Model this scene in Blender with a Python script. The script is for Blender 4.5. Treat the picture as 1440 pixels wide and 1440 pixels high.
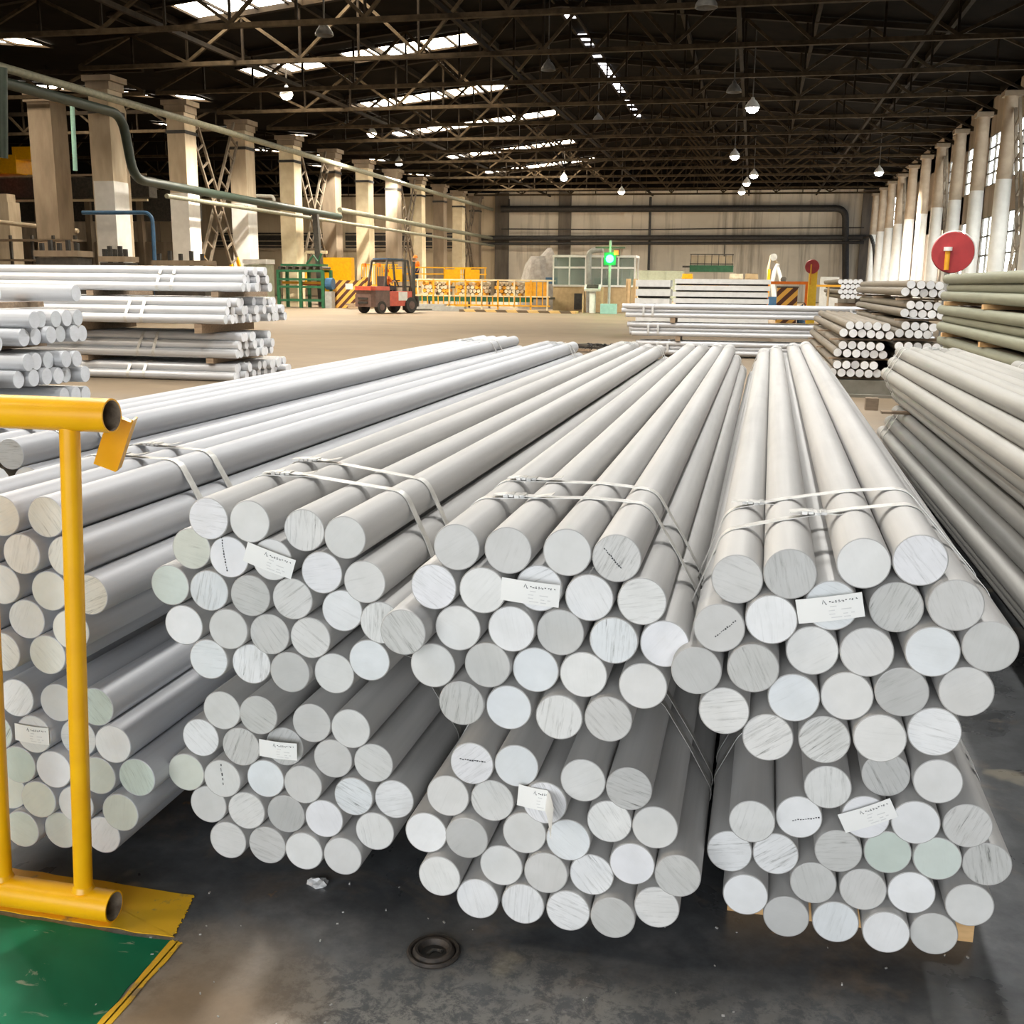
import bpy, bmesh, math, random
from mathutils import Vector, Matrix, Euler
random.seed(11)
for o in list(bpy.data.objects):
    bpy.data.objects.remove(o)
scene = bpy.context.scene
COL = scene.collection
PI = math.pi

# ---------------------------------------------------------------- camera
EYE = Vector((0.0, 0.0, 1.5))
CAM_R = Matrix(((0.976239, -0.055307, 0.209519), (0.216452, 0.203083, -0.954937), (0.010265, 0.977598, 0.210229)))
cam_data = bpy.data.cameras.new('camera')
cam_data.sensor_width = 36.0
cam_data.lens = 1500.0 / 1440.0 * 36.0
cam_data.clip_end = 300
cam = bpy.data.objects.new('camera', cam_data)
COL.objects.link(cam)
cam.matrix_world = Matrix.Translation(EYE) @ CAM_R.to_4x4()
scene.camera = cam

# ---------------------------------------------------------------- world, exposure, large lights
world = bpy.data.worlds.new('overcast_sky')
scene.world = world
world.use_nodes = True
world.node_tree.nodes['Background'].inputs[0].default_value = (0.80, 0.88, 1.0, 1)
world.node_tree.nodes['Background'].inputs[1].default_value = 1.0
scene.view_settings.view_transform = 'Standard'
scene.view_settings.look = 'None'
scene.view_settings.exposure = 0.22
scene.view_settings.gamma = 1.0
scene.view_settings.use_curve_mapping = False

SKYLIGHT_STRENGTH = 24.0
WINDOW_STRENGTH = 8.0
LAMP_POWER = 7500.0
ADDED_LAMP_POWER = 1300.0

def area_light(name, loc, rot, sx, sy, power, color):
    d = bpy.data.lights.new(name, 'AREA')
    d.shape = 'RECTANGLE'; d.size = sx; d.size_y = sy; d.energy = power; d.color = color
    o = bpy.data.objects.new(name, d); COL.objects.link(o)
    o.location = loc; o.rotation_euler = rot
    return o
# daylight entering by the wide open gate in the rear gable, behind the photographer
area_light('rear_gate_daylight', (-1.5, -8.9, 2.9), (PI/2, 0, 0), 13, 5.4, 900, (0.95, 0.98, 1.0))

# ---------------------------------------------------------------- helpers
def at(px, py, Y):
    """World point on the plane Y seen at a photo position."""
    d = CAM_R @ Vector(((px-720)/1500.0, -(py-720)/1500.0, -1.0))
    return EYE + d*(Y/d.y)

class MB:
    def __init__(s): s.v = []; s.f = []; s.m = []
    def add(s, vs, fs, mi=0):
        b = len(s.v); s.v += [tuple(p) for p in vs]
        for f in fs: s.f.append(tuple(b+i for i in f)); s.m.append(mi)
        return s
    def box(s, c, d, rot=None, mi=0):
        c = Vector(c); x, y, z = d[0]/2, d[1]/2, d[2]/2
        P = [Vector(p) for p in ((-x,-y,-z),(x,-y,-z),(x,y,-z),(-x,y,-z),(-x,-y,z),(x,-y,z),(x,y,z),(-x,y,z))]
        if rot is not None: P = [rot @ p for p in P]
        return s.add([c+p for p in P], ((0,3,2,1),(4,5,6,7),(0,1,5,4),(1,2,6,5),(2,3,7,6),(3,0,4,7)), mi)
    def beam(s, p0, p1, w, h, mi=0, up=(0,0,1)):
        p0 = Vector(p0); p1 = Vector(p1); d = (p1-p0); L = d.length; d.normalize()
        u = Vector(up)
        if abs(d.dot(u)) > .98: u = Vector((0,1,0))
        r = d.cross(u).normalized(); u = r.cross(d).normalized()
        q = [r*a*w/2+u*b*h/2 for a, b in ((-1,-1),(1,-1),(1,1),(-1,1))]
        return s.add([p0+k for k in q]+[p1+k for k in q], ((3,2,1,0),(4,5,6,7),(0,1,5,4),(1,2,6,5),(2,3,7,6),(3,0,4,7)), mi)
    def cyl(s, p0, p1, r0, r1=None, n=12, mi=0, caps=True, cmi=None):
        if r1 is None: r1 = r0
        p0 = Vector(p0); p1 = Vector(p1); d = (p1-p0).normalized()
        u = Vector((0,0,1)) if abs(d.z) < .9 else Vector((1,0,0))
        a = d.cross(u).normalized(); b = d.cross(a)
        R0 = [p0+(a*math.cos(2*PI*i/n)+b*math.sin(2*PI*i/n))*r0 for i in range(n)]
        R1 = [p1+(a*math.cos(2*PI*i/n)+b*math.sin(2*PI*i/n))*r1 for i in range(n)]
        s.add(R0+R1, [(i, (i+1) % n, n+(i+1) % n, n+i) for i in range(n)], mi)
        if caps:
            c = mi if cmi is None else cmi
            s.add(R0, [tuple(reversed(range(n)))], c); s.add(R1, [tuple(range(n))], c)
        return s
    def tube(s, pts, r, n=10, mi=0):
        pts = [Vector(p) for p in pts]; rings = []; prev = None
        for i, p in enumerate(pts):
            d = ((pts[min(i+1, len(pts)-1)]-p).normalized()+(p-pts[max(i-1, 0)]).normalized()).normalized()
            if prev is None:
                u = Vector((0,0,1)) if abs(d.z) < .9 else Vector((1,0,0)); a = d.cross(u).normalized()
            else: a = (prev-d*prev.dot(d)).normalized()
            prev = a; b = d.cross(a)
            rings.append([p+(a*math.cos(2*PI*k/n)+b*math.sin(2*PI*k/n))*r for k in range(n)])
        vs = [q for R in rings for q in R]; fs = []
        for i in range(len(pts)-1):
            for k in range(n): fs.append((i*n+k, i*n+(k+1) % n, (i+1)*n+(k+1) % n, (i+1)*n+k))
        fs.append(tuple(reversed(range(n)))); fs.append(tuple((len(pts)-1)*n+k for k in range(n)))
        return s.add(vs, fs, mi)
    def lathe(s, prof, c=(0,0,0), n=24, axis='Z', mi=0):
        c = Vector(c); vs = []
        for r, h in prof:
            for k in range(n):
                a = 2*PI*k/n; x, y = r*math.cos(a), r*math.sin(a)
                vs.append(c+(Vector((x,y,h)) if axis == 'Z' else Vector((x,h,y)) if axis == 'Y' else Vector((h,x,y))))
        fs = []
        for i in range(len(prof)-1):
            for k in range(n): fs.append((i*n+k, i*n+(k+1) % n, (i+1)*n+(k+1) % n, (i+1)*n+k))
        return s.add(vs, fs, mi)
    def prism(s, pts, ext, mi=0):
        """extrude the planar outline pts by the vector ext"""
        n = len(pts); P = [Vector(p) for p in pts]; e = Vector(ext)
        return s.add(P+[p+e for p in P], [tuple(reversed(range(n))), tuple(range(n, 2*n))]+[(i, (i+1) % n, n+(i+1) % n, n+i) for i in range(n)], mi)
    def mesh(s, name, mats, smooth=35):
        me = bpy.data.meshes.new(name); me.from_pydata(s.v, [], s.f)
        for m in (mats if isinstance(mats, (list, tuple)) else [mats]): me.materials.append(m)
        me.polygons.foreach_set('material_index', s.m)
        bm = bmesh.new(); bm.from_mesh(me); bmesh.ops.recalc_face_normals(bm, faces=bm.faces); bm.to_mesh(me); bm.free()
        if smooth:
            me.polygons.foreach_set('use_smooth', [True]*len(me.polygons)); me.set_sharp_from_angle(angle=math.radians(smooth))
        me.update(); return me
    def build(s, name, mats, parent=None, smooth=35, loc=None):
        return inst(s.mesh(name, mats, smooth), name, parent, loc)

def inst(me, name, parent=None, loc=None, rot=None):
    o = bpy.data.objects.new(name, me); COL.objects.link(o)
    if parent is not None: o.parent = parent
    if loc is not None: o.location = loc
    if rot is not None: o.rotation_euler = rot
    return o
def tag(o, label, cat, group=None):
    o['label'] = label; o['category'] = cat
    if group: o['group'] = group
    return o
def thing(name, label, cat, loc=(0,0,0), rz=0.0, group=None):
    o = bpy.data.objects.new(name, None); COL.objects.link(o); o.location = loc; o.rotation_euler = (0,0,rz)
    o.empty_display_size = .1
    return tag(o, label, cat, group)
def struct(o):
    o['kind'] = 'structure'; return o

# ---------------------------------------------------------------- materials
def nodes_of(name):
    m = bpy.data.materials.new(name); m.use_nodes = True
    nt = m.node_tree; return m, nt, nt.nodes['Principled BSDF']
def N(nt, kind, **kw):
    n = nt.nodes.new(kind)
    for k, v in kw.items(): setattr(n, k, v)
    return n
def ramp(nt, fac, stops):
    r = N(nt, 'ShaderNodeValToRGB'); nt.links.new(fac, r.inputs[0])
    e = r.color_ramp.elements
    while len(e) < len(stops): e.new(.5)
    for k, (p, c) in enumerate(stops): e[k].position = p; e[k].color = (*c, 1)
    return r.outputs[0]
def noise(nt, vec, scale, detail=4, rough=.55, dist=0.0):
    n = N(nt, 'ShaderNodeTexNoise'); n.inputs['Scale'].default_value = scale; n.inputs['Detail'].default_value = detail
    n.inputs['Roughness'].default_value = rough; n.inputs['Distortion'].default_value = dist
    if vec is not None: nt.links.new(vec, n.inputs['Vector'])
    return n.outputs['Fac']
def mapping(nt, vec, scale=(1,1,1), rot=(0,0,0), loc=(0,0,0)):
    m = N(nt, 'ShaderNodeMapping'); m.inputs['Scale'].default_value = scale; m.inputs['Rotation'].default_value = rot; m.inputs['Location'].default_value = loc
    nt.links.new(vec, m.inputs['Vector']); return m.outputs[0]
def mixc(nt, fac, a, b, mode='MIX'):
    m = N(nt, 'ShaderNodeMix', data_type='RGBA', blend_type=mode)
    for s_, v in ((m.inputs[0], fac), (m.inputs[6], a), (m.inputs[7], b)):
        if hasattr(v, 'is_linked'): nt.links.new(v, s_)
        elif isinstance(v, (int, float)): s_.default_value = v
        else: s_.default_value = (*v, 1)
    return m.outputs[2]
def bump(nt, bsdf, h, strength=.3, dist=.01):
    b = N(nt, 'ShaderNodeBump'); b.inputs['Strength'].default_value = strength; b.inputs['Distance'].default_value = dist
    nt.links.new(h, b.inputs['Height']); nt.links.new(b.outputs[0], bsdf.inputs['Normal'])
def coord(nt, what='Object'):
    return N(nt, 'ShaderNodeTexCoord').outputs[what]
def mat(name, c, c2=None, rough=.6, metal=0.0, scale=6, stretch=(1,1,1), bmp=0.0, spec=.5, lo=.35, hi=.65, world_space=False):
    m, nt, b = nodes_of(name); b.inputs['Roughness'].default_value = rough; b.inputs['Metallic'].default_value = metal; b.inputs['Specular IOR Level'].default_value = spec
    if c2 is None: c2 = tuple(x*.82 for x in c)
    v = N(nt, 'ShaderNodeNewGeometry').outputs['Position'] if world_space else coord(nt)
    f = noise(nt, mapping(nt, v, stretch), scale)
    nt.links.new(ramp(nt, f, ((lo, c), (hi, c2))), b.inputs['Base Color'])
    if bmp: bump(nt, b, f, bmp)
    return m
def emit(name, c, strength, c2=None, scale=1.0):
    m, nt, b = nodes_of(name)
    b.inputs['Base Color'].default_value = (*[min(1, x) for x in c], 1)
    b.inputs['Emission Color'].default_value = (*c, 1); b.inputs['Emission Strength'].default_value = strength
    if c2:
        f = noise(nt, coord(nt), scale); nt.links.new(ramp(nt, f, ((.4, c), (.6, c2))), b.inputs['Emission Color'])
    return m
def glass(name, c, alpha=.35, rough=.08):
    m, nt, b = nodes_of(name); b.inputs['Base Color'].default_value = (*c, 1); b.inputs['Roughness'].default_value = rough
    b.inputs['Alpha'].default_value = alpha; return m
def stripes(name, c1, c2, scale, axis=(1, 0, 1)):
    """painted diagonal hazard bands"""
    m, nt, b = nodes_of(name); b.inputs['Roughness'].default_value = .6
    d = N(nt, 'ShaderNodeVectorMath', operation='DOT_PRODUCT'); nt.links.new(coord(nt), d.inputs[0]); d.inputs[1].default_value = tuple(a*scale for a in axis)
    fr = N(nt, 'ShaderNodeMath', operation='FRACT'); nt.links.new(d.outputs['Value'], fr.inputs[0])
    gt = N(nt, 'ShaderNodeMath', operation='GREATER_THAN'); nt.links.new(fr.outputs[0], gt.inputs[0]); gt.inputs[1].default_value = .5
    nt.links.new(mixc(nt, gt.outputs[0], c1, c2), b.inputs['Base Color']); return m

def bar_side_material(name, c, c2, rough, metal, mottled=.35):
    m, nt, b = nodes_of(name); b.inputs['Roughness'].default_value = rough; b.inputs['Metallic'].default_value = metal
    v = coord(nt); oi = N(nt, 'ShaderNodeObjectInfo')
    ad = N(nt, 'ShaderNodeVectorMath', operation='ADD'); nt.links.new(v, ad.inputs[0])
    sc = N(nt, 'ShaderNodeVectorMath', operation='SCALE'); sc.inputs[0].default_value = (7, 31, 13); nt.links.new(oi.outputs['Random'], sc.inputs['Scale']); nt.links.new(sc.outputs[0], ad.inputs[1])
    f = noise(nt, mapping(nt, ad.outputs[0], (22, .5, 22)), 1.0, 5)
    g = noise(nt, mapping(nt, ad.outputs[0], (1, .6, 1)), 5.0, 3)
    mx = N(nt, 'ShaderNodeMath', operation='MULTIPLY_ADD'); nt.links.new(g, mx.inputs[0]); mx.inputs[1].default_value = mottled; nt.links.new(f, mx.inputs[2])
    nt.links.new(ramp(nt, mx.outputs[0], ((.45, c2), (.75, c))), b.inputs['Base Color'])
    bump(nt, b, noise(nt, mapping(nt, ad.outputs[0], (1, .35, 1)), 60, 3), .12, .002)
    return m
def bar_end_material(name):
    """sawn bar end: tint from the object's own colour, saw marks where its alpha is high"""
    m, nt, b = nodes_of(name); b.inputs['Roughness'].default_value = .55; b.inputs['Metallic'].default_value = .0
    oi = N(nt, 'ShaderNodeObjectInfo'); v = coord(nt)
    ad = N(nt, 'ShaderNodeVectorMath', operation='ADD'); nt.links.new(v, ad.inputs[0])
    sc = N(nt, 'ShaderNodeVectorMath', operation='SCALE'); sc.inputs[0].default_value = (9, 3, 17); nt.links.new(oi.outputs['Random'], sc.inputs['Scale']); nt.links.new(sc.outputs[0], ad.inputs[1])
    marks = noise(nt, mapping(nt, ad.outputs[0], (14, 9, 170)), 1.0, 6, .68, .5)
    dark = ramp(nt, marks, ((.31, (.22, .22, .21)), (.37, (.72, .72, .71)), (.50, (1, 1, 1))))
    amt = mixc(nt, oi.outputs['Alpha'], (1, 1, 1), dark)
    blot = ramp(nt, noise(nt, ad.outputs[0], 18, 3), ((.3, (.93, .93, .92)), (.7, (1.03, 1.03, 1.03))))
    c = mixc(nt, 1.0, oi.outputs['Color'], amt, 'MULTIPLY')
    nt.links.new(mixc(nt, 1.0, c, blot, 'MULTIPLY'), b.inputs['Base Color'])
    bump(nt, b, marks, .15, .002)
    return m

def floor_material():
    m, nt, b = nodes_of('shop_floor_concrete')
    p = N(nt, 'ShaderNodeNewGeometry').outputs['Position']
    sep = N(nt, 'ShaderNodeSeparateXYZ'); nt.links.new(p, sep.inputs[0])
    big = noise(nt, p, .35, 5, .6); mid = noise(nt, p, 1.7, 6, .65, .4); fine = noise(nt, p, 16, 6, .7)
    tan_ = ramp(nt, mid, ((.2, (.185, .136, .085)), (.8, (.235, .176, .113))))
    tan_ = mixc(nt, ramp(nt, noise(nt, mapping(nt, p, (.35, .5, 1)), .6, 5, .6), ((.45, (0,0,0)), (.75, (.6,.6,.6)))), tan_, (.125, .092, .058))
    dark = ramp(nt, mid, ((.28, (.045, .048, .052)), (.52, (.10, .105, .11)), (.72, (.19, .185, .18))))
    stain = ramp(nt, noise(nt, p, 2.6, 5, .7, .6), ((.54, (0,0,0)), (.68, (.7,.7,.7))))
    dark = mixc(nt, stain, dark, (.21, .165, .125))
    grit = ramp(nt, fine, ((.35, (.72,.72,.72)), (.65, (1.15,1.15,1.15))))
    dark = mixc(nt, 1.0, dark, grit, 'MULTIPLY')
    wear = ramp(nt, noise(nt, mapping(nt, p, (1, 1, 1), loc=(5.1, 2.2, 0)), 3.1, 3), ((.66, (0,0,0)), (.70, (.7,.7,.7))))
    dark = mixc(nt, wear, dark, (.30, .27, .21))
    # worn tan patch of bare concrete beside the painted walkway
    def dist(cx, cy, sx, sy, r0, r1):
        q = N(nt, 'ShaderNodeVectorMath', operation='LENGTH'); nt.links.new(mapping(nt, p, (sx, sy, 0), loc=(-cx*sx, -cy*sy, 0)), q.inputs[0])
        a = N(nt, 'ShaderNodeMath', operation='MULTIPLY_ADD'); nt.links.new(mid, a.inputs[0]); a.inputs[1].default_value = .9; nt.links.new(q.outputs['Value'], a.inputs[2])
        r = N(nt, 'ShaderNodeMapRange'); nt.links.new(a.outputs[0], r.inputs[0]); r.inputs[1].default_value = r0+.45; r.inputs[2].default_value = r1+.45; r.inputs[3].default_value = 1; r.inputs[4].default_value = 0
        return r.outputs[0]
    dark = mixc(nt, dist(-.1, 1.30, .35, 1.30, .55, 1.12), dark, mixc(nt, ramp(nt, noise(nt, p, 21, 8, .8, .3), ((.44,(0,0,0)),(.54,(1,1,1)))), (.14,.142,.145), (.46,.435,.39)))
    dark = mixc(nt, ramp(nt, noise(nt, mapping(nt, p, loc=(3.3, 8.2, 0)), 6.5, 4, .6), ((.70,(0,0,0)),(.74,(.8,.8,.8)))), dark, (.42,.22,.06))
    dark = mixc(nt, dist(-1.05, 1.72, 3.2, 2.2, .35, 1.0), dark, mixc(nt, fine, (.22, .155, .095), (.40, .29, .185)))
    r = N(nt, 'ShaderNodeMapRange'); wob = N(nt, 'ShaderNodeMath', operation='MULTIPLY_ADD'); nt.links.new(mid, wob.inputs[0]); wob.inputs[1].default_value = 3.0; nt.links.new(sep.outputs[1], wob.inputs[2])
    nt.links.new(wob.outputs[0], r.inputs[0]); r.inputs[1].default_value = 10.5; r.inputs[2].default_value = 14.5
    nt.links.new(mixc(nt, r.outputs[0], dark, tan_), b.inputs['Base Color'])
    rr = mixc(nt, r.outputs[0], ramp(nt, mid, ((.3, (.22,)*3), (.7, (.44,)*3))), (.72,.72,.72)); nt.links.new(rr, b.inputs['Roughness'])
    bump(nt, b, fine, .12, .004)
    return m
def streaked_wall(name, c, c2, stain):
    m, nt, b = nodes_of(name); b.inputs['Roughness'].default_value = .85
    p = N(nt, 'ShaderNodeNewGeometry').outputs['Position']
    f = noise(nt, p, .5, 5); base = ramp(nt, f, ((.35, c), (.65, c2)))
    s = noise(nt, mapping(nt, p, (1.1, 1.1, .07)), 1.0, 5, .65)
    k = ramp(nt, s, ((.50, (0,0,0)), (.68, (.85,.85,.85))))
    nt.links.new(mixc(nt, k, base, stain), b.inputs['Base Color']); return m

M = {}
M['alu'] = bar_side_material('satin_aluminium', (.47, .46, .445), (.385, .377, .365), .56, .10)
M['alu_cool'] = bar_side_material('aluminium_cool_light_tint', (.50, .507, .525), (.42, .427, .445), .50, .12)  # lighter bluish copy for the left stacks, cool light put into the colour
M['alu_bright'] = bar_side_material('bright_mill_aluminium', (.60,.605,.615), (.48,.485,.495), .34, .2)
M['alu_end'] = bar_end_material('sawn_aluminium_end')
M['alu_dull'] = bar_side_material('oxidised_aluminium', (.21, .176, .13), (.145, .122, .09), .6, .1)
M['alu_green'] = bar_side_material('film_wrapped_aluminium', (.25, .252, .178), (.18, .182, .126), .55, .1)
M['strap'] = mat('galvanised_strap', (.66,.65,.62), (.50,.49,.46), .4, .5, 30)
M['seal'] = mat('crimped_steel', (.34,.34,.33), (.62,.61,.58), .35, .7, 60)
M['wood'] = mat('raw_pine', (.70,.44,.20), (.52,.30,.12), .75, 0, 3, (3, 14, 14), .1)
M['wood_old'] = mat('weathered_timber', (.36,.26,.17), (.24,.17,.11), .8, 0, 3, (2, 12, 12), .1)
M['yellow'] = mat('yellow_enamel', (.96,.50,.004), (.86,.41,.003), .32, 0, 7, bmp=.03)
M['bright_yellow'] = mat('bright_yellow_paint', (.92,.62,.03), (.82,.52,.02), .45)
M['yellow_in'] = mat('bare_pipe_bore', (.42,.34,.25), (.18,.13,.09), .7, .2, 30)
M['paper'] = mat('label_paper', (.86,.86,.83), (.82,.82,.79), .7)
M['ink'] = mat('label_ink', (.05,.05,.055), (.09,.09,.09), .8)
M['ink_pale'] = mat('faded_label_ink', (.62,.62,.61), (.70,.70,.69), .8)
M['shade'] = mat('dusty_lamp_shade', (.16,.155,.14), (.11,.105,.095), .6)
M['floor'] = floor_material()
M['endwall'] = streaked_wall('stained_limewash', (.66,.60,.50), (.56,.505,.415), (.22,.185,.14))
M['baywall'] = streaked_wall('cream_limewash', (.62,.52,.37), (.55,.45,.31), (.36,.28,.18))
M['sidewall'] = streaked_wall('brown_plaster', (.36,.30,.245), (.30,.245,.20), (.20,.16,.125))
M['roof'] = mat('dark_roof_and_gable', (.007,.005,.0035), (.0035,.0028,.002), .95, 0, 1.2, spec=.05)
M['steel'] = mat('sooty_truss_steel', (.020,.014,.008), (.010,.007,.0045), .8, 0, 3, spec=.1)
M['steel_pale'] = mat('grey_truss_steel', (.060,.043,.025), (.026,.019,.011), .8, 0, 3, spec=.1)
M['lattice'] = mat('rusty_lattice_steel', (.20,.16,.115), (.13,.10,.07), .7, 0, 3)
M['conc'] = mat('bare_concrete', (.52,.43,.31), (.40,.32,.22), .85, 0, 2, (1,1,.25), .1)
M['conc_brown'] = mat('brown_concrete', (.30,.235,.165), (.21,.16,.11), .85, 0, 2, (1,1,.25), .1)
M['white_paint'] = mat('white_column_paint', (.74,.73,.70), (.64,.63,.60), .7, 0, 2)
M['cream_paint'] = mat('cream_column_paint', (.76,.66,.46), (.66,.55,.36), .7, 0, 2)
M['black'] = mat('black_iron', (.030,.029,.028), (.05,.046,.042), .6, .2)
M['dark'] = mat('dark_machine_steel', (.06,.055,.05), (.10,.09,.075), .6, .3)
M['green_pipe'] = mat('dark_green_pipe_paint', (.007,.016,.010), (.012,.024,.015), .5)
M['pale_pipe'] = mat('pale_olive_pipe_paint', (.22,.22,.16), (.15,.15,.11), .55)
M['green'] = mat('machine_green', (.02,.13,.055), (.014,.09,.04), .5)
M['red'] = mat('forklift_red', (.62,.10,.05), (.50,.075,.04), .4)
M['signred'] = mat('sign_red', (.42,.035,.035), (.34,.028,.03), .5)
M['brown_red'] = mat('dusty_counterweight', (.17,.10,.085), (.12,.075,.06), .6)
M['rubber'] = mat('tyre_rubber', (.03,.028,.026), (.05,.045,.04), .8)
M['blue'] = mat('machine_blue', (.035,.12,.24), (.03,.09,.18), .5)
M['tanpaint'] = mat('tan_panel_paint', (.50,.36,.20), (.42,.30,.16), .6)
M['white'] = mat('white_enamel', (.78,.78,.75), (.68,.68,.65), .5)
M['grey'] = mat('grey_enamel', (.38,.38,.36), (.30,.30,.28), .5)
M['orange'] = mat('orange_workwear', (.85,.22,.02), (.75,.17,.015), .8)
M['skin'] = mat('skin', (.45,.27,.18), (.40,.23,.15), .6)
M['navy'] = mat('navy_workwear', (.03,.045,.09), (.02,.03,.06), .8)
M['amber'] = mat('amber_guard_paint', (.82,.40,.02), (.70,.32,.015), .5)
M['billet'] = mat('cut_billet', (.76,.66,.50), (.62,.52,.37), .6)
M['pale_green'] = mat('pale_green_panel', (.36,.38,.28), (.30,.32,.23), .7)
M['tarp'] = mat('grey_tarpaulin', (.30,.28,.25), (.22,.20,.18), .8, 0, 4)
M['zebra'] = stripes('hazard_bands', (.82,.47,.09), (.10,.035,.02), 2.1, (1, 0, -1))
M['zebra_floor'] = stripes('floor_hazard_bands', (.62,.42,.16), (.12,.085,.05), .9, (1, 0, 1))
M['booth_glass'] = glass('booth_glass', (.16,.24,.22), .5)
M['skyglow'] = emit('skylight_daylight', (1.0,.80,.56), SKYLIGHT_STRENGTH, (1.0,.94,.82), .8)
M['ridgeglow'] = emit('ridge_daylight', (.95,.93,1.0), 6.0)
M['window'] = emit('window_daylight', (.98,1.0,.96), WINDOW_STRENGTH, (.86,.92,.90), .9)
M['lampglow'] = emit('lamp_glow', (1.0,.97,.90), 40)
M['signal'] = emit('green_signal', (.02,1.0,.16), 30)
M['signal_red'] = emit('red_signal', (1.0,.10,.02), 2)
M['tealglow'] = mat('teal_panel', (.30,.55,.48), (.25,.46,.40), .5)

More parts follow.
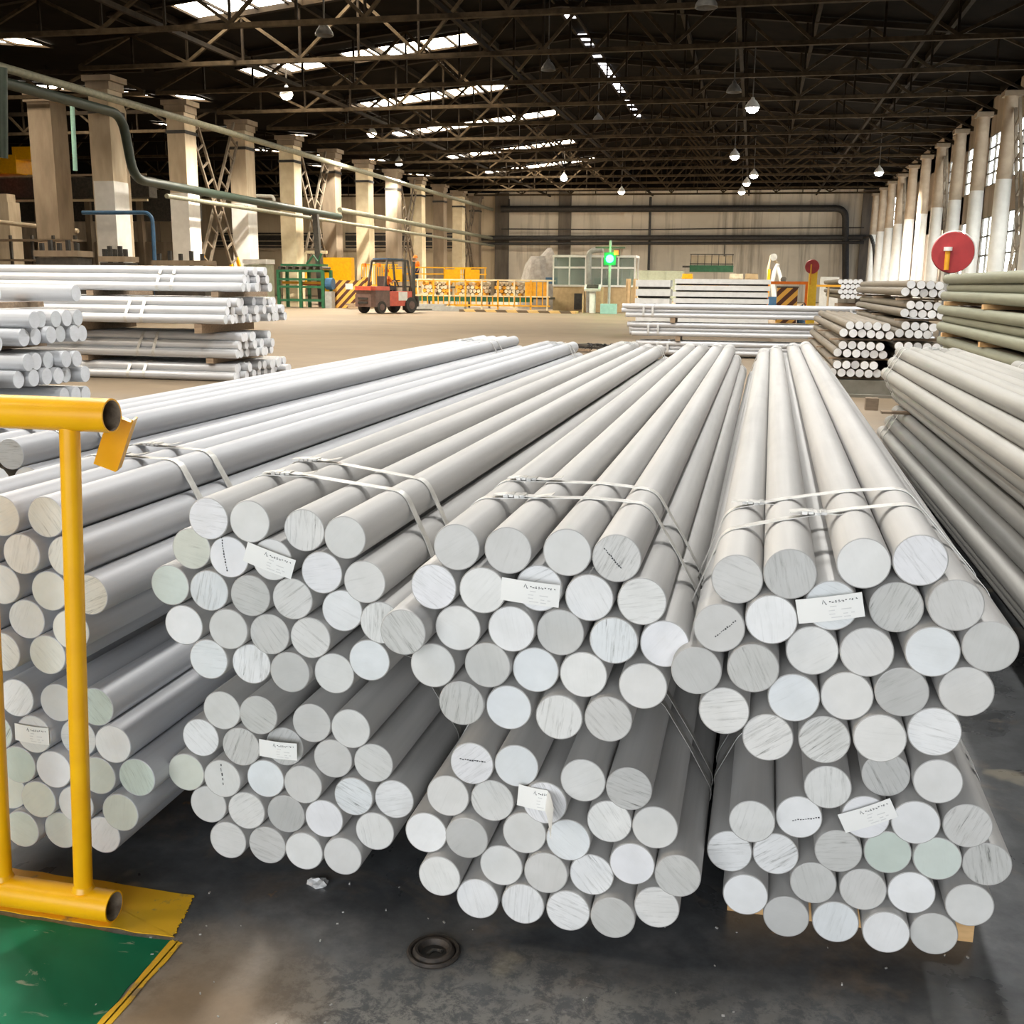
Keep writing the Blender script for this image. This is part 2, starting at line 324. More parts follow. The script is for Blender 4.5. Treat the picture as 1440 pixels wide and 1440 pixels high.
BARS = {
 'L4': [[(0.215,0.446),(0.333,0.481),(0.434,0.488)],[(0.061,0.35),(0.161,0.361),(0.297,0.387),(0.398,0.39),(0.503,0.391)],[(0.017,0.259),(0.117,0.267),(0.247,0.3),(0.351,0.301),(0.451,0.305),(0.552,0.302)],[(0.057,0.166),(0.201,0.211),(0.306,0.211),(0.407,0.214),(0.525,0.205)],[(0.148,0.125),(0.254,0.125),(0.359,0.125),(0.46,0.125)]],
 'L3': [[(-0.553,0.454),(-0.452,0.459),(-0.303,0.444),(-0.202,0.439)],[(-0.612,0.363),(-0.509,0.363),(-0.385,0.385),(-0.244,0.348),(-0.144,0.348)],[(-0.663,0.267),(-0.563,0.275),(-0.433,0.297),(-0.332,0.299),(-0.19,0.259),(-0.09,0.25)],[(-0.626,0.173),(-0.485,0.211),(-0.381,0.211),(-0.28,0.213),(-0.133,0.158)],[(-0.538,0.125),(-0.433,0.125),(-0.329,0.125),(-0.228,0.125)]],
 'L2': [[(-1.212,0.47),(-1.111,0.472),(-0.985,0.454),(-0.88,0.456)],[(-1.279,0.387),(-1.163,0.382),(-1.058,0.385),(-0.932,0.368),(-0.828,0.369)],[(-1.319,0.294),(-1.215,0.294),(-1.108,0.298),(-1.005,0.299),(-0.879,0.278),(-0.778,0.279)],[(-1.269,0.207),(-1.158,0.211),(-1.055,0.212),(-0.955,0.212),(-0.827,0.191)],[(-1.211,0.125),(-1.105,0.125),(-1.005,0.125),(-0.904,0.125)]],
 'L1': [[(-1.85,0.47),(-1.735,0.477),(-1.624,0.472),(-1.522,0.47)],[(-1.8,0.382),(-1.685,0.39),(-1.575,0.384),(-1.472,0.383)],[(-1.855,0.297),(-1.737,0.303),(-1.635,0.303),(-1.52,0.295),(-1.416,0.299)],[(-1.787,0.216),(-1.686,0.216),(-1.582,0.213),(-1.458,0.208)],[(-1.857,0.125),(-1.745,0.125),(-1.644,0.125),(-1.523,0.131)]],
 'U4': [[(0.0,0.94),(0.098,0.963),(0.232,0.988),(0.332,1.001)],[(-0.029,0.843),(0.069,0.867),(0.179,0.903),(0.298,0.905),(0.398,0.925)],[(-0.069,0.751),(0.04,0.769),(0.15,0.807),(0.25,0.816),(0.366,0.83),(0.465,0.85)],[(-0.011,0.669),(0.121,0.71),(0.221,0.72),(0.32,0.741),(0.434,0.754)],[(0.077,0.62),(0.185,0.626),(0.287,0.644),(0.386,0.665)]],
 'U3': [[(-0.571,0.963),(-0.461,0.964),(-0.339,0.967),(-0.238,0.962)],[(-0.62,0.875),(-0.512,0.878),(-0.398,0.884),(-0.291,0.876),(-0.184,0.877)],[(-0.673,0.786),(-0.568,0.788),(-0.451,0.798),(-0.35,0.795),(-0.238,0.791),(-0.136,0.789)],[(-0.625,0.698),(-0.503,0.712),(-0.403,0.705),(-0.3,0.707),(-0.176,0.696)],[(-0.56,0.621),(-0.459,0.617),(-0.347,0.614),(-0.244,0.62)]],
 'U2': [[(-1.195,0.962),(-1.093,0.961),(-0.968,0.944),(-0.864,0.937)],[(-1.255,0.881),(-1.155,0.87),(-1.047,0.871),(-0.924,0.85),(-0.818,0.838)],[(-1.311,0.791),(-1.21,0.785),(-1.101,0.783),(-0.998,0.782),(-0.883,0.758),(-0.783,0.743)],[(-1.283,0.693),(-1.158,0.699),(-1.058,0.692),(-0.957,0.691),(-0.815,0.648)],[(-1.219,0.615),(-1.114,0.609),(-1.009,0.604),(-0.906,0.604)]],
 'U1': [[(-1.824,0.953),(-1.705,0.949),(-1.596,0.949)],[(-1.78,0.863),(-1.659,0.859),(-1.545,0.858)],[(-1.849,0.775),(-1.727,0.777),(-1.607,0.766),(-1.496,0.767)],[(-1.794,0.691),(-1.676,0.69),(-1.544,0.679)],[(-1.853,0.609),(-1.735,0.609),(-1.617,0.609)]],
 'P1': [[(8.071,1.376)],[(7.45,1.176),(7.611,1.178),(7.781,1.175),(7.925,1.176),(8.087,1.176)],[(7.376,1.042),(7.527,1.044),(7.669,1.052),(7.847,1.051),(8.009,1.047),(8.157,1.042)],[(7.373,0.85),(7.511,0.85),(7.671,0.848),(7.808,0.849),(7.972,0.841)],[(7.292,0.723),(7.449,0.724),(7.589,0.726),(7.727,0.72),(7.892,0.717),(8.063,0.708)],[(7.79,0.549),(7.928,0.547),(8.095,0.535)]],
 'R1': [[(1.321,0.974),(1.442,0.978),(1.558,0.97),(1.675,0.968),(1.794,0.959)],[(1.241,0.874),(1.368,0.868),(1.485,0.868),(1.604,0.862),(1.72,0.851),(1.848,0.848)],[(1.244,0.703),(1.369,0.705),(1.492,0.701),(1.612,0.7),(1.733,0.692)],[(1.185,0.602),(1.308,0.596),(1.429,0.594),(1.55,0.591),(1.666,0.587),(1.783,0.581)],[(1.189,0.437),(1.309,0.437),(1.43,0.436),(1.552,0.435),(1.669,0.436)],[(1.133,0.33),(1.254,0.327),(1.376,0.326),(1.495,0.325),(1.612,0.322),(1.729,0.325)]],
 'R2': [[(2.067,1.532),(2.193,1.528),(2.314,1.526),(2.431,1.517)],[(2.003,1.435),(2.124,1.428),(2.241,1.419),(2.357,1.418),(2.474,1.408)],[(2.083,1.26),(2.199,1.255),(2.316,1.249),(2.433,1.244)],[(2.013,1.154),(2.129,1.145),(2.248,1.141),(2.365,1.139),(2.481,1.129)],[(2.041,0.985),(2.164,0.977),(2.282,0.973),(2.398,0.965)],[(1.972,0.882),(2.095,0.876),(2.213,0.872),(2.335,0.867)],[(1.978,0.708),(2.099,0.71),(2.224,0.703),(2.342,0.701),(2.461,0.697)]],
}

# ================================================================ the setting
XL, XR, YE = -26.25, 9.9, 105.0          # left column row, right column row, end wall
RIDGE_X, RIDGE_Z, EAVE_Z, CHORD_Z = -8.1, 12.55, 10.6, 9.48
def roof_z(x):
    t = (x-XL)/(RIDGE_X-XL) if x < RIDGE_X else (XR+1.35-x)/(XR+1.35-RIDGE_X)
    return EAVE_Z+(RIDGE_Z-EAVE_Z)*t

def plane(name, pts, m):
    return struct(MB().add(pts, [tuple(range(len(pts)))]).build(name, m, smooth=0))
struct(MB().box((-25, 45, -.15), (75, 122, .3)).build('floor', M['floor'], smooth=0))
# gable wall, main bay and neighbouring bay
struct(MB().box((-6.6, YE+.15, 5.05), (36.0, .3, 10.1)).build('wall_end', M['endwall'], smooth=0))
struct(MB().box((-43.05, YE+.15, 5.0), (36.9, .3, 10.0)).build('wall_end_neighbour', M['baywall'], smooth=0))
for k, (x, w) in enumerate(((-24.3, 1.35), (-18.1, 1.2), (-12.0, .75), (9.9, 1.35))):
    struct(MB().box((x, YE-.15, 5.0), (w, .3, 10.0)).build('trim_%d' % (k+1), mat('sooty_pilaster_%d' % k, (.16,.135,.105), (.10,.085,.07), .9, 0, 2, (1,1,.2)) if k in (0,1,3) else M['endwall'], smooth=0))
struct(MB().box((-25, YE+.2, 11.4), (73, .2, 2.75)).build('wall_gable_top', M['roof'], smooth=0))  # gable top coloured dark for the shade among the dense trusses
# rear gable with its wide gate opening, behind the photographer
mb = MB().box((-35, -9.1, 6.2), (53, .3, 12.4)).box((8.2, -9.1, 6.2), (6.3, .3, 12.4)).box((-1.6, -9.1, 9.2), (14, .3, 6.5))
struct(mb.build('wall_rear', M['sidewall'], smooth=0))
struct(MB().box((-61.3, 48, 5.8), (.3, 115, 11.6)).build('wall_left', M['conc_brown'], smooth=0))
# roof: main bay slopes and the neighbouring bay
mb = MB()
for x0, x1 in ((XL, RIDGE_X), (RIDGE_X, XR+1.35)):
    z0, z1 = roof_z(x0), roof_z(x1)
    mb.prism([(x0, -10, z0), (x1, -10, z1), (x1, -10, z1+.2), (x0, -10, z0+.2)], (0, 116, 0))
mb.prism([(-61.5, -10, 10.65), (-43.5, -10, 12.15), (XL, -10, EAVE_Z), (XL, -10, EAVE_Z+.2), (-43.5, -10, 12.35), (-61.5, -10, 10.85)], (0, 116, 0))
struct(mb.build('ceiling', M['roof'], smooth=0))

# roof lights: framed strips of panes on the left slope, each pane its own piece
wn = 0
pane_me = {}
def roof_light(y, x0, x1, zf, width, keep=1.0, panes=9):
    global wn
    wn += 1
    fr = MB()
    for yy in (y-width/2, y+width/2): fr.beam((x0, yy, zf(x0)-.08), (x1, yy, zf(x1)-.08), .12, .12)
    for k in range(panes+1):
        x = x0+(x1-x0)*k/panes; fr.beam((x, y-width/2, zf(x)-.08), (x, y+width/2, zf(x)-.08), .10, .10)
    w = struct(fr.build('window_%d' % wn, M['steel'], smooth=0))
    for k in range(panes):
        if random.random() > keep: continue
        a = x0+(x1-x0)*(k+.04)/panes; b = x0+(x1-x0)*(k+.96)/panes
        MB().prism([(a, y-width/2+.04, zf(a)-.05), (b, y-width/2+.04, zf(b)-.05), (b, y-width/2+.04, zf(b)-.03), (a, y-width/2+.04, zf(a)-.03)], (0, width-.08, 0)).build('pane', M['skyglow'], w, smooth=0)
for y in (-2, 8.5, 18.5, 28.5, 38.5, 48.5, 59.3, 69.5, 82.5, 94.0):
    roof_light(y, -23.4, -12.4, roof_z, 2.25, .95)
nz = lambda x: 10.65+(x+61.5)/12 if x < -43.5 else 12.15-(x+43.5)/17.25*1.55
for y in (40.5, 54, 69, 83, 95):  # last strip added to brighten the neighbouring gable wall
    roof_light(y, -40, -28.5, nz, 1.8, .8, 7)
# broken panes along the ridge
wn += 1
rg = struct(MB().beam((RIDGE_X-.27, -9, RIDGE_Z-.16), (RIDGE_X-.27, 104, RIDGE_Z-.16), .09, .09).beam((RIDGE_X+.27, -9, RIDGE_Z-.16), (RIDGE_X+.27, 104, RIDGE_Z-.16), .09, .09).build('window_%d' % wn, M['steel'], smooth=0))
y = 26.0
pm = MB().box((0,0,0), (.40, 1, .03)).mesh('pane', M['ridgeglow'], 0)
while y < 78:
    L = random.uniform(.22, .68)
    if random.random() < .85:
        o = inst(pm, 'pane', rg, (RIDGE_X, y, RIDGE_Z-.15)); o.scale = (1, L, 1)
    y += L+random.uniform(.18, .68) + (2.4 if random.random() < .12 else 0)

# right wall: brown panels with two tiers of daylit windows between the columns
YR = [27.0+5.64*k for k in range(-6, 14)]
sw = MB()
yy = [-9.0]+[v for v in YR if -9 < v < 69]+[YE]
for y0, y1 in ((-9.0, YE),):
    for z0, z1 in ((0, 1.2), (4.9, 6.4), (8.8, 10.8)): sw.box((11.15, (y0+y1)/2, (z0+z1)/2), (.2, y1-y0, z1-z0))
for y in YR: sw.box((11.15, y, 5.4), (.2, 2.85, 10.8))
sw.box((11.16, 15, 5.4), (.18, 49, 10.7))  # unseen near stretch left windowless to keep light off the bar sides
struct(sw.build('wall_right', M['sidewall'], smooth=0))
pane = MB().box((0,0,0), (.03, 1.29, .86)).mesh('pane', M['window'], 0)
pane_t = MB().box((0,0,0), (.03, 1.29, .53)).mesh('pane', M['window'], 0)
for k, y in enumerate(YR[:-1]):
    if y < 36: continue
    yc = y+2.82
    for z0, z1, rows, pmesh in ((1.2, 4.9, 4, pane), (6.4, 8.8, 4, pane_t)):
        wn += 1
        fr = MB(); hh = (z1-z0)/rows
        for r in range(rows+1): fr.box((11.1, yc, z0+hh*r), (.1, 2.79, .08))
        for c in range(3): fr.box((11.1, yc-1.395+1.395*c, (z0+z1)/2), (.1, .09, z1-z0))
        w = struct(fr.build('window_%d' % wn, M['dark'], smooth=0))
        for r in range(rows):
            for c in range(2): inst(pmesh, 'pane', w, (11.16, yc-.698+1.395*c, z0+hh*(r+.5)))

# dark strip windows of the neighbouring bay's gable
for k, x in enumerate((-28.8, -33.6, -38.4, -43.2, -48.0, -52.8)):
    wn += 1
    w = struct(MB().box((x, YE-.03, 5.5), (4.35, .08, 1.5)).build('window_%d' % wn, M['black'], smooth=0))
    for dz in (-.54, -.08, .54): MB().box((x, YE-.1, 5.5+dz), (4.35, .06, .09)).build('window_bar', M['conc'], w, smooth=0)
    MB().box((x, YE-.12, 4.58), (4.65, .2, .18)).build('window_sill', M['conc'], w, smooth=0)

# ---------------------------------------------------------------- columns
ORD = ['first','second','third','fourth','fifth','sixth','seventh','eighth','ninth','tenth','eleventh','twelfth','thirteenth','fourteenth','fifteenth','sixteenth','seventeenth','eighteenth','nineteenth','twentieth']
def NTH(k): return ORD[k] if k < 20 else 'twenty-'+ORD[k-20]
def column_left(y, i, style):
    t = thing('concrete_column', '', 'column', (XL, y, 0), 0, 'columns along the left of the bay')
    low, top = {'w': ('white_paint', 'conc'), 'c': ('cream_paint', 'cream_paint'), 'b': ('conc_brown', 'conc_brown')}[style]
    MB().box((0, 0, 2.7), (.92, 1.06, 5.4)).build('painted_shaft', M[low], t, smooth=0)
    MB().box((0, 0, 7.37), (.89, 1.03, 3.94)).build('bare_shaft', M[top], t, smooth=0)
    MB().box((0, 0, 9.38), (1.3, 1.2, .22)).box((0, 0, 9.1), (1.05, 1.1, .3)).build('capital', M['conc_brown'], t, smooth=0)
    MB().box((0, 0, 8.1), (.98, 1.12, .14)).build('collar', M['black'], t, smooth=0)
    desc = {'w': 'bare concrete column with white painted foot', 'c': 'cream concrete column', 'b': 'brown concrete column'}[style]
    t['label'] = desc+', %s from the front in left row' % ORD[i]
for i, (y, s) in enumerate(((41.4,'w'),(47.4,'w'),(53.5,'w'),(59.5,'c'),(65.7,'b'),(71.7,'c'),(77.8,'b'),(83.8,'c'),(90.0,'b'),(96.0,'c'),(102.0,'b'))):  # cream and brown tones alternate along the rear of the row
    column_left(y, i, s)
# two taller columns standing further left in the neighbouring bay
for (px, Y, w, lab, mt) in ((77, 46.5, 1.2, 'dark brown concrete column at far left by orange crane cab', 'conc_brown'), (160, 48.8, 1.26, 'tall concrete column with rusty steel sheathing on one side', 'conc')):
    x = at(px, 300, Y).x
    t = thing('tall_column', lab, 'column', (x, Y, 0))
    MB().box((0,0,4.7), (w, w, 9.4)).build('shaft', M[mt], t, smooth=0)
    if mt == 'conc':
        MB().box((w*.3, -w*.52, 4.1), (w*.42, .06, 8.2)).build('rust_sheath', mat('rusty_sheet', (.26,.15,.09), (.17,.10,.065), .7, .2, 3), t, smooth=0)
        MB().prism([(-w/2, -w/2, 9.4), (w/2, -w/2, 9.4), (w*.2, -w/2, 10.5), (-w*.2, -w/2, 10.5)], (0, w, 0)).build('pointed_head', M[mt], t, smooth=0)
    else:
        MB().box((0,0,9.6), (w*1.2, w*1.2, .4)).build('capital', M[mt], t, smooth=0)
# small column glimpsed at the left edge under the crane
tag(MB().box((at(12,330,57).x, 57, 2.9), (1.05,1.05,5.8)).box((at(12,330,57).x, 57, 6.0), (.75,.75,.5)).build('short_column', M['conc'], smooth=0), 'short concrete column at left edge below the crane cab', 'column')

cyl_low = MB().cyl((0,0,0), (0,0,5.9), .35, .32, 20).mesh('painted_shaft', M['white_paint'])
cyl_top = MB().cyl((0,0,5.9), (0,0,9.15), .32, .28, 20).mesh('bare_shaft', mat('beige_column', (.46,.37,.28), (.36,.285,.21), .8, 0, 2))
cap_me = MB().box((0,0,9.25), (.72,.72,.2)).mesh('capital', M['conc_brown'], 0)
rc = [y for y in YR if 42 < y < 102]
for i, y in enumerate(rc):
    t = thing('round_column', 'round column painted white below, beige above, %s from front along window wall' % ORD[i], 'column', (XR, y, 0), 0, 'round columns along the window wall')
    for me in (cyl_low, cyl_top, cap_me): inst(me, me.name.split('.')[0], t)

# ---------------------------------------------------------------- trusses
def member_meshes(x0, x1, zroof, panels):
    out = []
    P = [x0+(x1-x0)*k/panels for k in range(panels+1)]
    def mk(name, a, b, w, h, m): out.append((name, MB().beam(a, b, w, h).mesh(name, m, 0)))
    mk('bottom_chord', (x0, 0, CHORD_Z), (x1, 0, CHORD_Z), .2, .15, M['steel_pale'])
    xm = min(max(RIDGE_X, x0), x1)
    if xm in (x0, x1): mk('top_chord', (x0, 0, zroof(x0)-.17), (x1, 0, zroof(x1)-.17), .24, .2, M['steel'])
    else:
        mk('top_chord', (x0, 0, zroof(x0)-.17), (xm, 0, zroof(xm)-.17), .24, .2, M['steel']); mk('top_chord', (xm, 0, zroof(xm)-.17), (x1, 0, zroof(x1)-.17), .24, .2, M['steel'])
    for k in range(panels):
        a, b = P[k], P[k+1]
        if k % 2 == 0: mk('diagonal', (a, 0, CHORD_Z+.08), (b, 0, zroof(b)-.26), .115, .105, M['steel_pale'])
        else: mk('diagonal', (a, 0, zroof(a)-.26), (b, 0, CHORD_Z+.08), .115, .105, M['steel_pale'])
        if 0 < k: mk('upright', (a, 0, CHORD_Z+.08), (a, 0, zroof(a)-.26), .08, .08, M['steel'])
    return out
main_set = member_meshes(XL+.15, XR+.75, roof_z, 16)
side_set = member_meshes(-60, XL-.45, nz, 14)
TY = [28.4+5.58*k for k in range(0, 14)]
for i, y in enumerate(TY):
    t = thing('roof_truss', 'steel roof truss spanning the main bay, %s from the front' % ORD[i], 'truss', (0, y, 0), 0, 'roof trusses of the main bay')
    for n, me in main_set: inst(me, n, t)
for i, y in enumerate(TY[3::2]):
    t = thing('roof_truss', 'roof truss over the neighbouring bay beyond left columns, %s from front' % ORD[i], 'truss', (0, y, 0), 0, 'roof trusses of the neighbouring bay')
    for n, me in side_set: inst(me, n, t)
# purlins and longitudinal ties
for i, x in enumerate((-21.7, -16.8, -12.0, -3.3, 1.8, 6.6)):
    tag(MB().beam((x, 18, roof_z(x)-.14), (x, 104.5, roof_z(x)-.14), .15, .24).build('purlin', M['steel'], smooth=0), 'dark roof purlin under the roof slab, %s from the left columns' % ORD[i], 'purlin', 'purlins')
for i, x in enumerate((-19.5, -9.7, -.9, 5.1)):
    tag(MB().beam((x, 21, CHORD_Z+.15), (x, 104.5, CHORD_Z+.15), .13, .15).build('tie_beam', M['steel'], smooth=0), 'longitudinal steel tie on the truss chords, %s from the left columns' % ORD[i], 'beam', 'longitudinal ties')
# sway bracing fans between trusses near the end, hanging under the roof
for i, (x, y) in enumerate(((-4.5, 94.5), (2.2, 94.5), (6.0, 94.5), (-1.5, 72), (4.5, 72), (-13.5, 78))):
    t = thing('sway_brace', 'fan of thin braces under roof, %s' % ('far right side' if x > 3 else 'near the ridge' if x > -6 else 'left of ridge')+(' close to end wall' if y > 90 else ' mid hall')+(', near tie beam' if x in (2.2, -1.5) else ''), 'brace', (x, y, 0))
    for dx in (-1.65, -.8, 0, .8, 1.65): MB().beam((0, 0, CHORD_Z), (dx, 2.4, roof_z(x+dx)-.3), .09, .09).build('strut', M['steel'], t, smooth=0)

# ---------------------------------------------------------------- ladder-like cross bracing
def lattice(t, p0, p1, w, m, foot=None):
    p0 = Vector(p0); p1 = Vector(p1); d = (p1-p0); L = d.length; d.normalize()
    s = d.cross(Vector((1,0,0))).normalized()*(w/2)
    for sg in (-1, 1): MB().beam(p0+s*sg, p1+s*sg, .11, .11).build('rail', m, t, smooth=0)
    n = int(L/.8); rung = None
    for k in range(1, n):
        q = p0+d*(L*k/n); MB().beam(q-s, q+s, .08, .08).build('rung', m, t, smooth=0)
    if foot:
        for sg in (-1, 1): MB().beam(p0+s*sg, p0+s*sg+d*2.6, .14, .14).build('painted_foot', foot, t, smooth=0)
for i, (y0, y1) in enumerate(((47.9, 53.0), (60.0, 65.2), (78.3, 83.3), (96.5, 101.5))):
    for sgn in (0, 1):
        t = thing('lattice_brace', '%s lattice strut of %s cross brace in left column row' % (('backward leaning','forward leaning')[sgn], ORD[i]), 'brace', (XL, 0, 0), 0, 'lattice cross braces')
        a, b = ((y0, y1), (y1, y0))[sgn]
        lattice(t, (sgn*.18, a, .2), (sgn*.18, b, 9.1), .75, M['lattice'], M['yellow'])
for i, y in enumerate((rc[1], rc[4], rc[7])):
    for sgn in (0, 1):
        t = thing('lattice_brace', '%s lattice strut of %s cross brace along window wall' % (('backward leaning','forward leaning')[sgn], ORD[i]), 'brace', (XR+.1, 0, 0), 0, 'lattice braces along the window wall')
        a, b = ((y-5.0, y-.7), (y-.7, y-5.0))[sgn]
        lattice(t, (sgn*.18, a, .2), (sgn*.18, b, 8.8), .68, M['lattice'])

# ---------------------------------------------------------------- pipes
def pipe(label, pts, r, m, n=12):
    return tag(MB().tube(pts, r, n).build('pipe', m), label, 'pipe')
def bent(pts, rad=.5, k=5):
    """round the corners of a polyline"""
    P = [Vector(p) for p in pts]; out = [P[0]]
    for i in range(1, len(P)-1):
        a = P[i]+(P[i-1]-P[i]).normalized()*rad; b = P[i]+(P[i+1]-P[i]).normalized()*rad
        for j in range(k+1):
            s = j/k; out.append(a*(1-s)**2+P[i]*2*s*(1-s)+b*s*s)
    return out+[P[-1]]
px_ = XL+1.1
pipe('pale pipe running along the tops of left columns', [(px_, 24, 8.4), (px_, 45, 8.45), (px_, 104.3, 8.4)], .15, M['pale_pipe'])
pipe('dark green pipe dropping in an elbow beside the white footed column', bent([(px_+.15, 21, 7.9), (px_+.15, 40.5, 7.9), (px_+.15, 41.1, 5.48), (px_+.15, 63.8, 5.33)], .75), .19, M['green_pipe'])
pipe('thin pale pipe under the dark green pipe on left columns', [(px_+.2, 43.5, 5.0), (px_+.2, 104.3, 5.0)], .10, M['pale_pipe'])
pipe('grey pipe carrying on to end wall along left columns', [(px_, 64.2, 5.77), (px_, 104.3, 5.7)], .16, M['pale_pipe'])
pipe('dark green upright pipe at the left picture edge', [at(3,95,30), at(4,222,30)], .15, M['green_pipe'])
pipe('black upper pipe on end wall turning down at its right end', bent([at(705,294,104.3), at(1189,293,104.3), at(1189,395,104.3)], .9), .30, M['black'])
pipe('black lower pipe along the end wall', [at(668,335,104.3), at(1218,334,104.3)], .24, M['black'])
pipe('second black pipe just below the lower wall pipe', [at(668,343,104.1), at(1215,341,104.1)], .14, M['black'])
pipe('thin cable strung across the end wall', [at(705,322,104.3), at(900,323,104.3), at(1050,321,104.3), at(1215,320,104.3)], .06, M['black'], 6)
pipe('thin dark downpipe on end wall above the booth', [at(915,277,104.3), at(912,380,104.3)], .12, M['black'], 8)
pipe('short dark downpipe at the left of end wall', [at(716,280,104.3), at(716,293,104.3)], .09, M['black'], 8)
pipe('black pipe reaching from end wall to the window wall columns', bent([at(1215,335,103.5), at(1225,332,97.5), at(1230,350,97.5), at(1230,400,97.5)], .6), .15, M['black'])
pipe('white hooked conduit on cream column', bent([at(355,282,58.93), at(358,275,58.93), at(385,276,58.93), at(386,285,58.93)], .2), .09, M['white'], 8)
pipe('blue upright pipe with cross arm behind aluminium stack', bent([at(116,299,40), at(214,299,40), Vector((at(217,372,40).x, 40, 0))], .4), .08, M['blue'], 8)
pipe('teal pipe hanging beside the brown column', [at(101,138,45), at(106,240,45)], .10, M['tealglow'], 8)
pipe('horizontal pipe across the neighbouring bay at low height', [at(-20,310,54), at(110,325,54)], .12, M['conc'], 8)

# overhead crane at the far left
c0 = at(20,240,66)
t = thing('overhead_crane', 'orange crane cab hanging at the left picture edge with dark girder', 'crane', (c0.x, 66, 0))
MB().box((-.45, 0, c0.z+.3), (2.8, 2.1, 1.2)).build('cab', M['yellow'], t, smooth=0)
MB().box((1.6, -.1, c0.z+1.0), (1.8, 1.8, .8)).build('hoist_drum_housing', M['yellow'], t, smooth=0)
MB().box((3.0, .8, c0.z-1.1), (13.5, 1.0, 1.3)).build('girder', M['dark'], t, smooth=0)
MB().box((3.0, .1, c0.z-.33), (13.5, .15, .12)).build('girder_rail', M['conc'], t, smooth=0)
MB().box((3.0, .1, c0.z-1.95), (13.5, .15, .15)).build('girder_flange', M['cream_paint'], t, smooth=0)
MB().box((-.9, -1.1, c0.z-.8), (.45, .1, .45)).build('warning_lamp', M['signal_red'], t, smooth=0)

# ---------------------------------------------------------------- lamps
bell = [(.02,.44), (.06,.42), (.09,.34), (.18,.26), (.28,.10), (.30,0), (.28,0), (.25,.10), (.15,.23), (.0,.25)]
def lamp(px, py, Y, lit, label, pos=None, power=LAMP_POWER):
    p = pos or at(px, py, Y*1.45)
    t = thing('high_bay_lamp', label, 'lamp', p, 0, 'high bay lamps')
    MB().lathe(bell, n=18).build('shade', M['white'] if lit else M['shade'], t)
    MB().cyl((0,0,.42), (0,0,max(.5, (roof_z(p.x) if p.x > XL else nz(p.x))-.004-p.z)), .03, n=6).build('rod', M['dark'], t)
    if lit:
        MB().lathe([(.0,-.20),(.13,-.18),(.22,-.11),(.26,.0),(.26,.04),(.0,.05)], n=16).build('lens', M['lampglow'], t)
        d = bpy.data.lights.new('lamp_light', 'SPOT'); d.energy = power; d.spot_size = math.radians(150); d.spot_blend = .6; d.shadow_soft_size = .25; d.color = (1.0,.92,.78) if pos is None else (1.0,.985,.95)
        l = bpy.data.objects.new('lamp_light', d); COL.objects.link(l); l.parent = t; l.location = (0,0,-.3)
for px, py, Y, lit, lab in (
    (403,134,33,1,'lit lamp hanging before the cream columns, nearest on the left'),
    (523,188,44,1,'lit lamp above the forklift'),
    (561,229,52,1,'lit lamp over the conveyor by left columns'),
    (793,251,58,1,'small lit lamp high above the control booth'),
    (874,270,62,1,'small lit lamp at top of end wall left of tie beam'),
    (1058,152,33,1,'bright lamp in the dark roof, nearest on the right'),
    (1033,220,45,1,'lit lamp in dark roof left of the closely spaced trio'),
    (1060,247,52,1,'rightmost of three closely spaced lit lamps'),
    (1050,258,57,1,'middle of three closely spaced lit lamps'),
    (1043,270,62,1,'lowest of three closely spaced lit lamps'),
    (1236,243,50,1,'lit lamp near the window wall columns'),
    (456,50,24,0,'unlit bell lamp at upper left below the skylight'),
    (771,99,31,0,'unlit bell lamp beside the ridge light gaps'),
    (841,171,41,0,'unlit bell lamp right of the lower ridge light gaps'),
    (1032,130,31,0,'unlit bell lamp just left of the bright right lamp'),
    (993,11,21,0,'unlit lamp at the top edge of the picture'),
    (487,180,42,0,'unlit bell lamp left of the lamp above forklift')):
    lamp(px, py, Y, lit, lab)
# unseen lamps added above the view to brighten bar tops, stacks and slabs
for x, y, lab in ((-5.5, 6, 'added unseen lamp above the bundles by the railing'), (.5, 6, 'added unseen lamp above the right front bundles'), (-5.5, 14, 'added unseen lamp before the long left stack'), (.5, 14, 'added unseen lamp beyond the front bundles'), (6.0, 14, 'added unseen lamp above the olive wrapped stack'), (-11.5, 10, 'added unseen lamp above the bright left stack'), (-2.5, 22, 'added unseen lamp above the stack across mid hall'), (4.0, 22, 'added unseen lamp above the brown stacks'), (-9.0, 25, 'added unseen lamp above the open floor'), (-1.0, 28, 'added unseen lamp above the white slabs')):
    lamp(0, 0, 1, 1, lab, Vector((x, y, 8.9)), ADDED_LAMP_POWER)

# ================================================================ aluminium bars
ROWS_N = ['top','second','third','fourth','fifth','sixth','seventh','eighth']
def bar_mesh(name, D, L, side, n=40):
    """bar lying along +Y from the origin, sawn faces with a small rounded arris"""
    r = D/2; c = r*.05
    mb = MB()
    prof = [(r-c, 0), (r-c*.3, c*.3), (r, c), (r, L-c), (r-c*.3, L-c*.3), (r-c, L)]
    mb.lathe(prof, n=n, axis='Y', mi=0)
    mb.add([((r-c)*math.cos(2*PI*k/n), 0, (r-c)*math.sin(2*PI*k/n)) for k in range(n)], [tuple(range(n))], 1)
    mb.add([((r-c)*math.cos(2*PI*k/n), L, (r-c)*math.sin(2*PI*k/n)) for k in range(n)], [tuple(range(n))], 1)
    return mb.mesh(name, [side, M['alu_end']], 40)
TINTS = [(.74,.74,.72), (.66,.66,.64), (.55,.55,.53), (.78,.785,.785), (.73,.755,.765), (.60,.595,.575), (.70,.695,.675), (.76,.76,.775), (.50,.50,.485)]
GREENISH = [(.56,.63,.57), (.62,.68,.63), (.60,.62,.55)]
